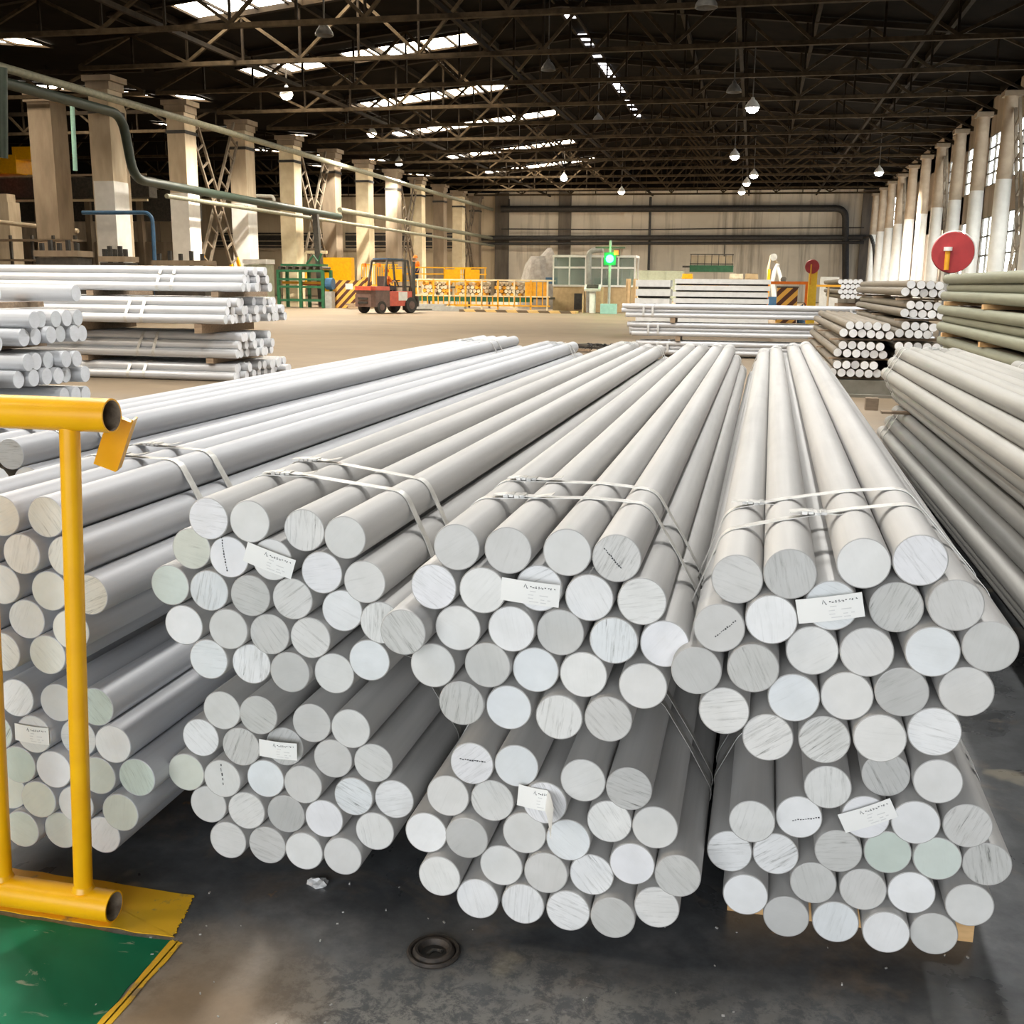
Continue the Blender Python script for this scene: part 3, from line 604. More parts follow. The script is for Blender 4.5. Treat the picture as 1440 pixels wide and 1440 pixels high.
def bar(me, loc, rot, label, group, tint=None, saw=None):
    o = inst(me, 'aluminium_bar', None, loc, rot)
    tag(o, label, 'bar', group)
    c = tint or random.choice(TINTS); k = random.uniform(.94, 1.04)
    o.color = (c[0]*k, c[1]*k, c[2]*k, (saw if saw is not None else random.choice((.0,.05,.1,.15,.3,.55,.9))))
    return o
def hull(P):
    P = sorted(set(P)); lo = []; up = []
    cr = lambda o, a, b: (a[0]-o[0])*(b[1]-o[1])-(a[1]-o[1])*(b[0]-o[0])
    for p in P:
        while len(lo) > 1 and cr(lo[-2], lo[-1], p) <= 0: lo.pop()
        lo.append(p)
    for p in reversed(P):
        while len(up) > 1 and cr(up[-2], up[-1], p) <= 0: up.pop()
        up.append(p)
    return lo[:-1]+up[:-1]
def strap(centres, r, y, yaw_x, label, group, slant=0.0, width=.03, sealx=.4, axis='Y', name='steel_strap'):
    """flat steel band pulled round a bundle; centres are (across, z) of its bars"""
    pts = []
    for a, z in centres:
        for k in range(28): pts.append((round(a+(r+.0015)*math.cos(2*PI*k/28), 5), round(z+(r+.0015)*math.sin(2*PI*k/28), 5)))
    H = hull(pts); n = len(H); cx = sum(p[0] for p in H)/n; cz = sum(p[1] for p in H)/n
    x0 = min(p[0] for p in H); x1 = max(p[0] for p in H)
    vs = []
    def W(a, s, z): return (a, s, z) if axis == 'Y' else (s, a, z)
    for a, z in H:
        d = Vector((a-cx, z-cz)).normalized()*.0016
        s = y+slant*(a-cx)+.012*math.sin((a-x0)*9+y*7)
        for off in (-width/2, width/2):
            vs.append(W(a+yaw_x, s+off, z)); vs.append(W(a+yaw_x+d.x, s+off, z+d.y))
    fs = []
    for i in range(n):
        j = (i+1) % n; a = i*4; b = j*4
        fs += [(a+1, a+3, b+3, b+1), (a, b, b+2, a+2), (a, a+1, b+1, b), (a+2, b+2, b+3, a+3)]
    o = MB().add(vs, fs).build(name, M['strap'], smooth=40); tag(o, label, 'strap', group)
    # crimped seal with its doubled tongue on the top run
    top = max(z for a, z in H); xs = x0+(x1-x0)*sealx
    zt = None
    for i in range(n):
        (a0, z0), (a1, z1) = H[i], H[(i+1) % n]
        if min(a0, a1) <= xs <= max(a0, a1) and max(z0, z1) > cz and abs(a1-a0) > 1e-6:
            zt = z0+(z1-z0)*(xs-a0)/(a1-a0)
    zt = zt or top
    s = y+slant*(xs-cx)+.012*math.sin((xs-x0)*9+y*7)
    sb = MB()
    for k in range(4): sb.box(W(xs+yaw_x+.013*(k-1.5), s, zt+.005+.0015*(k % 2)), (.011, width+.006, .006) if axis == 'Y' else (width+.006, .011, .006))
    sb.build('strap_seal', M['seal'], o, smooth=0)
    if axis == 'Y':
        tg = MB().prism([(xs+yaw_x-.05, s-width/2, zt+.004), (xs+yaw_x-.02, s-width/2, zt+.008), (xs+yaw_x+.05, s-width/2, zt+.004), (xs+yaw_x+.09, s-width/2, zt+.012), (xs+yaw_x+.09, s-width/2, zt+.0135), (xs+yaw_x+.05, s-width/2, zt+.0055), (xs+yaw_x-.02, s-width/2, zt+.0095), (xs+yaw_x-.05, s-width/2, zt+.0055)], (0, width, 0))
        tg.build('strap_tongue', M['strap'], o, smooth=0)
    return o

BAR_L = 7.2
me_bar = bar_mesh('aluminium_bar', .1, BAR_L, M['alu'])
me_bar_cool = bar_mesh('aluminium_bar', .1, BAR_L, M['alu_cool'])
PLANE = dict(U4=2.04, L4=2.22, U3=2.07, L3=2.13, U2=2.2, L2=2.24, U1=2.15, L1=2.17)
YAW = {'4': .0160, '3': .0095, '2': .0140, '1': .0105}
PHRASE = {'4': 'bundle at right front', '3': 'bundle behind floor drain', '2': 'bundle just right of railing', '1': 'bundle behind yellow railing'}
FACE = {}
for key in ('U1','L1','U2','L2','U3','L3','U4','L4'):
    st = key[1]; yaw = YAW[st]; level = 'upper' if key[0] == 'U' else 'lower'
    allc = []
    for r, row in enumerate(BARS[key]):
        for c, (x, z) in enumerate(row):
            green = (st == '1' and random.random() < .45) or (key == 'U2' and c == 0 and r in (1, 2)) or (key == 'L2' and (r, c) == (2, 0)) or (key == 'L4' and (r, c) in ((2,3),(2,4)))
            dy = random.uniform(-.014, .014)
            if key == 'U3' and (r, c) == (2, 0): dy = -.05
            if key == 'L3' and (r, c) == (4, 4): dy = -.03
            FACE[(key, r, c)] = PLANE[key]+dy
            tint = random.choice(GREENISH) if green else None
            if key == 'U1': tint = random.choice(((.74,.72,.64), (.68,.67,.60), (.76,.75,.70)))
            bar(me_bar_cool if st == '1' else me_bar, (x, PLANE[key]+dy, z), (0, random.uniform(0, 6.28), -yaw),
                '%saluminium bar %s from left, %s row%s, %s %s' % ('greenish ' if green else '', ORD[c], ROWS_N[r], '' if r == 0 else ' from top', level, PHRASE[st]), 'bars of the %s %s' % (level, PHRASE[st]), tint)
            allc.append((x, z))
    for k, (s, slant, sx) in enumerate(((.30+.1*(key[0] == 'L'), .05, .33), (.50, -.03, .30), (6.75, .03, .5), (6.9, 0, .4))):
        if st == '1': s += .25*(k < 2)
        if st == '4' and key[0] == 'U' and k < 2: s -= .03; sx = (.42, .22)[k]
        strap(allc, .05, PLANE[key]+s, s*math.tan(yaw), '%s steel strap from the front around the %s %s' % (ORD[k], level, PHRASE[st]), 'straps on the front bundles', slant, sealx=sx)
# timbers carrying the bundles
def timber(label, x0, x1, y, z0, z1, w, m, yaw=0.0, group='bearers under the bundles'):
    mb = MB().box(((x0+x1)/2, y, (z0+z1)/2), (x1-x0, w, z1-z0))
    tag(mb.build('timber_bearer', m, smooth=0), label, 'timber', group)
for st in '1234':
    Lc = [p for r in BARS['L'+st] for p in r]; Uc = [p for r in BARS['U'+st] for p in r]
    zt = max(z for x, z in Lc)+.05; zb = min(z for x, z in Uc)-.05
    for k, s in enumerate((.24 if st == '4' else .62, 2.6, 4.9, 6.7)):
        y = PLANE['L'+st]+s; sh = s*math.tan(YAW[st])
        timber('%s floor timber from the front under the lower %s' % (ORD[k], PHRASE[st]), min(x for x, z in Lc)+sh, max(x for x, z in Lc)+sh+.03, y, .0, .074, .09, M['wood'] if k == 0 and st == '4' else M['wood_old'])
        timber('%s spacer timber from the front between levels of %s' % (ORD[k], PHRASE[st]), min(x for x, z in Uc)+sh+.04, max(x for x, z in Uc)+sh-.06, y+.03, zt+.001, zb-.001, .09, M['wood'] if k == 0 else M['wood_old'])

# ---------------------------------------------------------------- remaining stacks; what lies inside them is joined into one
inner = MB()
def inner_bar(p, D, L, axis):
    d = Vector((0, L, 0)) if axis == 'Y' else Vector((-L, 0, 0))
    inner.cyl(p, Vector(p)+d, D/2, n=14, mi=0 if axis == 'Y' else 2, cmi=1)
# leftmost front stack: only its top shows
HEX = lambda n0: (n0, n0+1, n0+2, n0+1, n0)
def hexrows(xc, ztop, D, counts):
    out = []
    for r, c in enumerate(counts):
        z = ztop-r*D*.88; out.append([(xc+(k-(c-1)/2)*D*1.008, z) for k in range(c)])
    return out
rows = hexrows(-2.43, .95, .1, (4,5,6,5,4))
for r, row in enumerate(rows):
    for c, (x, z) in enumerate(row):
        if r == 0 or (r == 1 and c == 4):
            bar(me_bar_cool, (x, 2.92+random.uniform(-.03,.03), z), (0, random.uniform(0,6), -.008), 'aluminium bar %s from left, %s row of bundle beyond yellow railing pipe end' % (ORD[c], ROWS_N[r]), 'bars of the leftmost front bundle')
        else: inner_bar((x, 2.92, z), .1, 6.6, 'Y')
for k, s in enumerate((3.14, 3.34, 9.1, 9.3)):
    strap([p for r in rows for p in r], .05, s, (s-2.92)*.008, '%s steel strap from the front on bundle beyond yellow railing' % ORD[k], 'straps on the leftmost bundle', .02)
for r, row in enumerate(hexrows(-2.43, .46, .1, (4,5,6,5,4))):
    for x, z in row: inner_bar((x, 2.95, z), .1, 6.6, 'Y')
# stack on the right whose far end shows, with another to its right
def side_stack(xc, ztop, y0, y1, lev, where, top_ids, side_rows, counts=(4,5,6,5,4), yaw=0.0):
    me = bar_mesh('aluminium_bar', .1, y1-y0, M['alu_grey'])
    rows = hexrows(xc, ztop, .1, counts)
    for r, row in enumerate(rows):
        for c, (x, z) in enumerate(row):
            if (r == 0 and top_ids) or (c < side_rows):
                bar(me, (x, y0+random.uniform(-.03,.03), z), (0, random.uniform(0,6), -yaw), 'grey aluminium bar %s from left, %s row, %s' % (ORD[c], ROWS_N[r], where), 'bars of the '+where)
            else: inner_bar((x, y0, z), .1, y1-y0, 'Y')
    for k, s in enumerate((y1-.22, y1-.42)):
        strap([p for r in rows for p in r], .05, s, 0, '%s strap from the far end on %s' % (ORD[k], where), 'straps on the right stacks', .03, sealx=.5)
    return rows
M['alu_grey'] = bar_side_material('dusty_aluminium', (.37,.358,.33), (.285,.275,.25), .5, .15)
side_stack(1.43, .965, 2.4, 9.45, 'U', 'upper bundle of stack at right edge', True, 1, (5,6,7,6,5))
side_stack(1.43, .485, 2.5, 9.35, 'L', 'lower bundle of stack at right edge', False, 1, (5,6,7,6,5))
side_stack(2.12, .93, 2.4, 8.45, 'U', 'outermost bundle at right edge', True, 1, (5,6,7,6,5))
side_stack(2.12, .47, 2.4, 8.45, 'L', 'hidden lower outermost bundle', False, 0, (5,6,7,6,5))
for k, (x0, x1, y, z0, z1, lab) in enumerate(((1.0,1.95,8.9,.0,.075,'floor timber under stack at right edge, far end'), (1.02,1.95,8.7,.537,.555,'thin timber between bundles of stack at right edge, far end'), (1.02,1.95,3.2,.537,.555,'thin timber between bundles of stack at right edge, near end'), (1.0,1.95,3.4,0,.075,'floor timber under stack at right edge, near end'), (1.7,2.5,8.0,0,.06,'floor timber under outermost bundle at right edge'))):
    timber(lab, x0, x1, y, z0, z1, .09, M['wood_old'])
tag(MB().box((1.0, 9.2, .555), (.10,.09,.10)).build('wood_block', M['wood_old'], smooth=0), 'small pale wood block jutting between right edge bundles', 'block')

# right middle stacks, sawn ends towards the camera
me_r = bar_mesh('aluminium_bar', .116, 6.6, M['alu_dull'], 24)
for key, where, n_pair in (('R1', 'brown stack with six rows of ends', 2), ('R2', 'taller brown stack beside red disc', 2)):
    for r, row in enumerate(BARS[key]):
        for c, (x, z) in enumerate(row):
            bar(me_r, (x, 15.5+random.uniform(-.03,.03), z), (0, random.uniform(0,6), 0), 'dull aluminium bar %s from left, %s row, %s' % (ORD[c], ROWS_N[r], where), 'bars of the '+where, random.choice(((.82,.83,.84),(.78,.78,.78),(.85,.86,.87),(.72,.73,.74))), .1)
    rows = BARS[key]; xm0 = min(x for r in rows for x, z in r); xm1 = max(x for r in rows for x, z in r)
    for r in range(1, len(rows), 2):
        zb = min(z for x, z in rows[r])-.058
        zn = max([z for x, z in rows[r+1]])+.058 if r+1 < len(rows) else zb-.09
        if zb-zn < .01: zn = zb-.03
        for k, yy in enumerate((15.75, 18.7, 21.6)):
            timber('%s timber from front under %s pair of rows, %s' % (ORD[k], ORD[r//2], where), xm0-.05, xm1+.05, yy, zn+.002, zb-.002, .1, M['wood_old'])
# lower hidden rows that carry these stacks
tag(MB().box((1.5, 18.7, .115), (.95, 6.4, .23)).box((1.5, 18.7, .02), (1.15, 6.6, .04)).build('concrete_plinth', mat('grey_plinth', (.20,.185,.15), (.15,.14,.11), .85), smooth=0), 'low grey concrete plinth under the six row brown stack', 'plinth')
for zz in (.55, .44, .29, .18, .07):
    for k in range(5): inner_bar((1.98+.12*k, 15.6, zz), .108, 6.5, 'Y')
# olive wrapped stack at the right edge
me_g = bar_mesh('wrapped_bar', .118, 5.7, M['alu_green'], 24)
n = 0
for tier, zt in enumerate((1.60, 1.22, .84, .46)):
    for r in range(3):
        for c in range(6):
            x = 2.36+c*.12+(r % 2)*.06-(.03 if tier % 2 else 0)-.02*tier*0; z = zt-r*.104
            if c == 0 or (tier == 0 and r == 0):
                o = bar(me_g, (x, 8.95+random.uniform(-.05,.05), z), (0, random.uniform(0,6), -.004), 'olive wrapped bar %s from left, %s row of %s tier, stack under large red disc' % (ORD[c], ROWS_N[r], ORD[tier]), 'olive wrapped bars', (.6,.6,.5), .1)
                o.name = 'wrapped_bar'
            else: inner_bar((x, 9.0, z), .115, 5.6, 'Y')
    for k, yy in enumerate((9.6, 11.9, 14.2)):
        timber('%s timber from near end under %s tier of olive wrapped stack' % (ORD[k], ORD[tier]), 2.30, 3.05, yy, zt-.319 if tier < 3 else 0, zt-.269, .1, M['wood'])

# left stacks lying across the hall, ends towards the right
me_p = bar_mesh('aluminium_bar', .137, 6.8, M['alu_bright'], 28)
RX = PI/2      # turns +Y into -X
WHITE = ((.84,.86,.90),(.80,.82,.86),(.74,.77,.80),(.86,.88,.92))
for r, row in enumerate(BARS['P1']):
    for c, (y, z) in enumerate(row):
        bar(me_p, (-5.5+random.uniform(-.04,.04), y, z), (0, 0, RX), 'bright aluminium bar %s from left in %s row of stack above yellow railing' % (ORD[c], ROWS_N[r]), 'bars of the stack above the railing', random.choice(WHITE), .15)
for k, (px, py) in enumerate(((-7, 413), (-5, 483), (-9, 541))):
    d = at(px, py, 1.0)-EYE; p = EYE+d*(-5.5/d.x)
    bar(me_p, (-5.5, p.y, p.z), (0,0,RX), ('top','middle','lowest')[k]+' of three bars cut off by left edge above the railing', 'bars cut off by the left edge', random.choice(WHITE), .1)
for zz in (.07, .20, .33, .45):
    for k in range(6): inner_bar((-5.6, 7.3+.145*k, zz), .128, 6.6, 'X')
for k, xx in enumerate((-6.0, -8.5, -11.5)):
    timber('%s timber from right between tiers of stack above yellow railing' % ORD[k], xx-.05, xx+.05, 7.75, .925, .975, 1.0, M['wood_old'])
    timber('%s timber from right on the upper tier of stack above railing' % ORD[k], xx-.05, xx+.05, 7.75, 1.255, 1.30, 1.0, M['wood_old'])

# long stack behind it: four tiers, nearest bars single, the rest joined
me_q = bar_mesh('aluminium_bar', .136, 9.0, M['alu_bright'], 28)
tiers = (  # x of ends, y of nearest, z of bottom row, rows, bars deep
    (-7.45, 15.05, 1.39, 3, 7), (-7.5, 14.5, .93, 3, 15), (-7.45, 14.8, .415, 3, 10), (-7.5, 14.8, .075, 2, 14))
for ti, (xe, y0, zb, nr, deep) in enumerate(tiers):
    for r in range(nr):
        z = zb+r*.119
        for k in range(deep-(r if ti != 3 else 0)):
            if ti in (1, 2) and r == nr-1 and k in (5, 6): continue
            y = y0+.138*k+.069*r; x = xe+random.uniform(-.10,.10)*(1 if k else .3)
            if k == 0 or (ti == 1 and k in (1, 3)) or (ti == 2 and k == 1):
                bar(me_q, (x, y, z), (0,0,RX), 'bright aluminium bar %s from near side, %s row up, %s tier of long left stack' % (ORD[k], ORD[r], ORD[ti]), 'bars of the long left stack', random.choice(WHITE), .1)
            else: inner_bar((x, y, z), .136, 9.0, 'X')
    for s, dx in enumerate((1.35, 1.1, 6.5, 6.8)):
        cs = [(y0+.138*k+.069*r, zb+r*.119) for r in range(nr) for k in range(deep-r)]
        strap(cs, .068, xe-dx-.1*ti, 0, '%s strap from right around %s tier of long left stack' % (ORD[s], ORD[ti]), 'straps on the long left stack', .12, .05, .1, 'X')
    if ti < 3:
        for k, xx in enumerate((-7.9, -10.0, -13.5)):
            zt = zb-.068; zl = (tiers[ti+1][2]+.119*(tiers[ti+1][3]-1)+.068)
            timber('%s timber from right under %s tier of long left stack' % (ORD[k], ORD[ti]), xx-.06, xx+.06, y0+.8, zl+.004, zt-.004, 1.7, M['wood_old'])

# stack lying across the middle of the hall, three tiers
me_m = bar_mesh('aluminium_bar', .1, 6.0, M['alu_bright'], 20)
for ti, zb in enumerate((.86, .48, .10)):
    xo = (-2.62, -2.5, -2.3)[ti]
    for r in range(3):
        for k in range(7):
            y = 23+.102*k+.05*(r % 2); z = zb+r*.09
            if k == 0:
                bar(me_m, (xo+6.0+random.uniform(-.04,.04), y, z), (0,0,RX), 'silver bar in %s row of %s tier, nearest face of stack across mid hall' % (ROWS_N[2-r], ORD[ti]), 'bars of the stack across mid hall', None, .1)
            else: inner_bar((xo+6.0+random.uniform(-.12,.12), y, z), .1, 6.0, 'X')
    for s in range(3):
        strap([(23+.102*k+.05*(r % 2), zb+r*.09) for r in range(3) for k in range(7)], .05, xo+(.42, .62, 4.6)[s], 0, '%s strap from left around %s tier of stack across mid hall' % (ORD[s], ORD[ti]), 'straps on the mid hall stack', .1, .045, .2, 'X')
    for s, xx in enumerate((xo+1.0, xo+4.8)):
        timber('%s timber from left under %s tier of stack across mid hall' % (ORD[s], ORD[ti]), xx-.05, xx+.05, 23.3, max(zb-.05-.10, 0)+.002, zb-.051, .8, M['wood_old'])
ob = inner.build('stacked_bars', [M['alu_dull'], mat('pale_sawn_ends', (.82,.84,.87), (.72,.74,.77), .6), M['alu_bright']], smooth=40)
ob['kind'] = 'stuff'; tag(ob, 'rest of the aluminium bars packed inside the strapped stacks', 'bars')

# ---------------------------------------------------------------- paper labels on bar ends
def paper_label(key, r, c, ang, dx, dz, lab, curl=0.0, w=.122, h=.048):
    x, z = BARS[key][r][c]
    t = thing('paper_label', lab, 'label', (x+dx, min(FACE[q] for q in FACE if q[0] == key and abs(q[1]-r) <= 1 and abs(q[2]-c) <= 1)-.003, z+dz), 0, 'paper labels on bar ends')
    t.rotation_euler = (0, ang, 0)
    nx = 10; vs = []; fs = []
    bend = lambda u: .0015-.004*math.sin(PI*u)-(curl*max(0, u-.72)**1.2)
    for i in range(nx+1):
        u = i/nx
        for b in (-h/2, h/2):
            for th in (0, -.0006): vs.append((-w/2+w*u, bend(u)+th, b-(curl*.25*max(0, u-.72) if b < 0 else 0)))
    for i in range(nx):
        a = i*4; q = a+4
        fs += [(a, q, q+2, a+2), (a+1, a+3, q+3, q+1), (a, a+1, q+1, q), (a+2, q+2, q+3, a+3)]
    fs += [(0,2,3,1), (nx*4, nx*4+1, nx*4+3, nx*4+2)]
    MB().add(vs, fs).build('paper', M['paper'], t)
    def mark(mb, u, v, sx, sz, rot=0.0):
        mb.box((-w/2+w*u, bend(u)-.0011, -h/2+h*v), (w*sx, .0004, h*sz), Matrix.Rotation(rot, 3, 'Y'))
    lg = MB(); mark(lg, .405, .80, .008, .17, .35); mark(lg, .435, .76, .008, .13, -.3); mark(lg, .45, .70, .02, .03)
    lg.build('printed_emblem', M['ink'], t, smooth=0)
    rn = random.Random(5)
    tt = MB()
    for k in range(9):
        u = .505+.05*k
        if curl and u > .72: break
        for q in range(3): mark(tt, u+rn.uniform(-.012,.012), .77+rn.uniform(-.035,.035), rn.uniform(.010,.026), rn.uniform(.018,.035))
    tt.build('printed_title', M['ink'], t, smooth=0)
    pl = MB()
    for (u, v, sx) in ((.55,.58,.10),(.52,.42,.09),(.74,.43,.15),(.52,.27,.09),(.72,.25,.07),(.83,.25,.05),(.58,.13,.16),(.74,.12,.10)):
        if curl and u > .6: continue
        mark(pl, u, v, sx, .035)
    pl.build('printed_line', M['ink_pale'], t, smooth=0)
for a in (('U2', 1, 2, .30, .0, .002, 'white paper label tilted down on upper bundle right of railing'),
          ('L2', 1, 2, .02, -.004, .004, 'white paper label on lower bundle right of railing', 0, .098, .044),
          ('U3', 1, 2, .07, -.013, -.002, 'white paper label on upper bundle behind floor drain'),
          ('L3', 1, 2, .08, -.014, .010, 'torn curling paper label on lower bundle behind floor drain', .35, .092, .050),
          ('U4', 1, 2, -.20, -.004, .0, 'white paper label tilted up on upper bundle at right front'),
          ('L4', 1, 2, -.46, .003, .008, 'steeply tilted paper label on lower bundle at right front', 0, .115, .045),
          ('L1', 1, 1, .04, .0, .004, 'white paper label on lower bundle seen through yellow railing', 0, .095, .045)):
    paper_label(*a)
# felt-pen marks and split on single ends
def pen(key, r, c, ang, u, v, length, name='pen_mark', n=11):
    x, z = BARS[key][r][c]; mb = MB(); rt = Matrix.Rotation(ang, 3, 'Y')
    rn = random.Random(r*7+c)
    for k in range(n): mb.box(Vector((x+u, FACE[(key, r, c)]-.0006, z+v))+rt @ Vector(((k/(n-1)-.5)*length, 0, rn.uniform(-.001,.001))), (length/n*rn.uniform(.5,.9), .0006, rn.uniform(.0012,.0035)), rt)
    tag(mb.build(name, M['ink'], smooth=0), 'dark marking written across a bar end, %s' % {'U4':'upper bundle at right front','L4':'lower bundle at right front','L3':'lower bundle behind floor drain','U3':'upper bundle behind floor drain','L2':'lower bundle right of railing','U2':'upper bundle right of railing'}[key], 'marking')
pen('U4', 1, 0, -.75, .012, .0, .05); pen('L4', 1, 1, -.25, .015, -.002, .055); pen('L3', 0, 0, .02, .002, .008, .055)
pen('U3', 0, 3, .85, -.008, .0, .05); pen('L2', 2, 1, 1.5, .0, .012, .05, n=5); pen('U2', 1, 1, 1.45, -.012, .01, .085, n=14)

# ---------------------------------------------------------------- yellow railing
t = thing('yellow_railing', 'yellow tubular steel railing standing on the painted floor line', 'railing', (-1.405, 2.03, 0))
lean = .085   # the top sits a little to the right of the foot
def hollow(p0, p1, r, name):
    p0 = Vector(p0); p1 = Vector(p1); d = (p1-p0).normalized()
    mb = MB(); n = 36; a = d.cross(Vector((0,0,1))).normalized(); b = d.cross(a)
    R = lambda p, rr: [p+(a*math.cos(2*PI*i/n)+b*math.sin(2*PI*i/n))*rr for i in range(n)]
    vs = R(p0, r)+R(p1, r)+R(p1, r*.9)+R(p0, r*.9)
    q = lambda i, j: [(i*n+k, i*n+(k+1) % n, j*n+(k+1) % n, j*n+k) for k in range(n)]
    mb.add(vs, q(0,1), 0); mb.add(vs, q(1,2), 0); mb.add(vs, q(2,3), 1); mb.add(vs, q(3,0), 0)
    return mb.build(name, [M['yellow'], M['yellow_in']], t, smooth=40)
hollow((-2.2, .0, .038), (.0, .0, .038), .037, 'bottom_rail')
hollow((-2.2+lean, -.01, 1.215), (lean+.005, -.01, 1.215), .0365, 'top_rail')
for dx in (-.080, -.30, -.52, -.74, -.96):
    MB().cyl((dx-.0+.0, 0, .06), (dx+lean*.9-.01, -.01, 1.19), .0215, n=24).build('post', M['yellow'], t)
    MB().lathe([(.022,.0),(.027,.004),(.024,.012),(.0215,.018)], (dx, 0, .068), 20).build('weld_collar', M['yellow'], t)
pl_c = at(160, 622, 2.16)-Vector((-1.405, 2.03, 0))
rot = Matrix.Rotation(.40, 3, 'Y') @ Matrix.Rotation(.28, 3, 'Z')
MB().box(pl_c, (.052, .020, .125), rot).box(pl_c+rot @ Vector((.027, .004, .006)), (.004, .035, .128), rot).build('stop_plate', M['yellow'], t, smooth=0)

# painted floor markings
pm, nt, b = nodes_of('worn_yellow_floor_paint'); b.inputs['Roughness'].default_value = .45
p = N(nt, 'ShaderNodeNewGeometry').outputs['Position']
k = ramp(nt, noise(nt, p, 9, 6, .7), ((.36, (0,0,0)), (.46, (1,1,1))))
nt.links.new(mixc(nt, k, (.30,.21,.10), mixc(nt, noise(nt, p, 4, 4), (.74,.42,.015), (.86,.50,.015))), b.inputs['Base Color'])
gm, nt, b = nodes_of('worn_green_floor_paint'); b.inputs['Roughness'].default_value = .65; b.inputs['Specular IOR Level'].default_value = .2
p = N(nt, 'ShaderNodeNewGeometry').outputs['Position']
base = ramp(nt, noise(nt, p, 3, 5, .6, .5), ((.3, (.001,.12,.050)), (.7, (.004,.18,.085))))
k = ramp(nt, noise(nt, mapping(nt, p, (4, 9, 1), (0,0,.5)), 2.2, 5, .6, 1.2), ((.64, (0,0,0)), (.70, (.75,.75,.75))))
nt.links.new(mixc(nt, k, base, (.34,.36,.26)), b.inputs['Base Color'])
rn = random.Random(3)
def ragged(pts, amp, m=8):
    out = []
    for i in range(len(pts)):
        a = Vector((*pts[i], 0)); c = Vector((*pts[(i+1) % len(pts)], 0))
        for k in range(m): out.append(a.lerp(c, k/m)+Vector((rn.uniform(-amp,amp), rn.uniform(-amp,amp), 0)))
    return out
tag(MB().prism([(q.x, q.y, .0005) for q in ragged([(-3.2,1.985),(-1.235,1.985),(-1.235,.9),(-3.2,.9)], .003, 40)], (0,0,.0015)).build('walkway_paint', gm, smooth=0), 'green painted walkway on the floor at lower left corner', 'floor marking')
tag(MB().prism([(q.x, q.y, .0008) for q in ragged([(-3.2,2.0),(-1.235,1.998),(-1.275,2.17),(-3.2,2.185)], .004, 40)], (0,0,.0018)).build('floor_line', pm, smooth=0), 'broad yellow painted line under the railing', 'floor marking')
tag(MB().prism([(q.x, q.y, .0006) for q in ragged([(-1.232,1.99),(-1.205,1.985),(-1.212,.9),(-1.234,.9)], .004, 16)], (0,0,.0018)).build('floor_line', pm, smooth=0), 'thin yellow edge line beside the green walkway', 'floor marking')

# floor socket, foil scrap, chips
t = thing('floor_drain', 'round rusty iron socket sunk in the floor before the bars', 'drain', (-.63, 2.085, 0))
MB().lathe([(.060,0),(.062,.005),(.058,.010),(.053,.009),(.050,.003),(.047,.009),(.042,.014),(.036,.013),(.031,.006),(.029,.001)], n=36).build('rim', mat('rusty_iron', (.035,.032,.030), (.075,.06,.048), .6, .3, 40, bmp=.2), t)
MB().tube([(-.012,-.01,.001), (-.004,.006,.004), (.008,.01,.002), (.018,.004,.005)], .004, 8).build('pull_hook', M['dark'], t)
MB().lathe([(0,.0012),(.031,.0010)], n=24).build('hole_shade', M['black'], t)  # flat black disc standing in for the shade inside the socket
bm = bmesh.new(); bmesh.ops.create_icosphere(bm, subdivisions=2, radius=.019)
for v in bm.verts: v.co = v.co*random.uniform(.6, 1.3); v.co.z = abs(v.co.z)*.8; v.co.x *= 1.6
me = bpy.data.meshes.new('foil_scrap'); bm.to_mesh(me); bm.free(); me.materials.append(mat('crumpled_foil', (.80,.80,.79), (.55,.55,.54), .3, .3, 60))
tag(inst(me, 'foil_scrap', None, (-.995, 2.29, .0)), 'crumpled piece of aluminium swarf on the dark floor', 'scrap')
ch = MB(); rn = random.Random(9)
for k in range(90):
    x = rn.uniform(-1.3, .9); y = rn.uniform(1.62, 2.35); s = rn.uniform(.0012, .0035)
    ch.box((x, y, s*.5), (s*2, s, s), Matrix.Rotation(rn.uniform(0,3), 3, 'Z'))
o = ch.build('metal_chips', M['strap'], smooth=0); o['kind'] = 'stuff'; tag(o, 'tiny bright metal chips scattered over the near floor', 'chips')
# low timbers and scrap straps between the left stacks

# ================================================================ far end of the hall
def box_part(t, name, c, d, m, rot=None): return MB().box(c, d, rot).build(name, m, t, smooth=0)
def skin_figure(name, joints, edges, m, parent, root):
    me = bpy.data.meshes.new(name); keys = list(joints)
    me.from_pydata([joints[k][0] for k in keys], [(keys.index(a), keys.index(b)) for a, b in edges], [])
    o = inst(me, name, parent); me.materials.append(m)
    md = o.modifiers.new('skin', 'SKIN'); md.use_smooth_shade = True
    lay = me.skin_vertices[0].data if me.skin_vertices else None
    if lay is None:
        bm = bmesh.new(); bm.from_mesh(me); bm.verts.layers.skin.verify(); bm.to_mesh(me); bm.free(); lay = me.skin_vertices[0].data
    for i, k in enumerate(keys):
        lay[i].radius = (joints[k][1],)*2; lay[i].use_root = (k == root)
    o.modifiers.new('sub', 'SUBSURF').levels = 1; o.modifiers['sub'].render_levels = 1
    return o
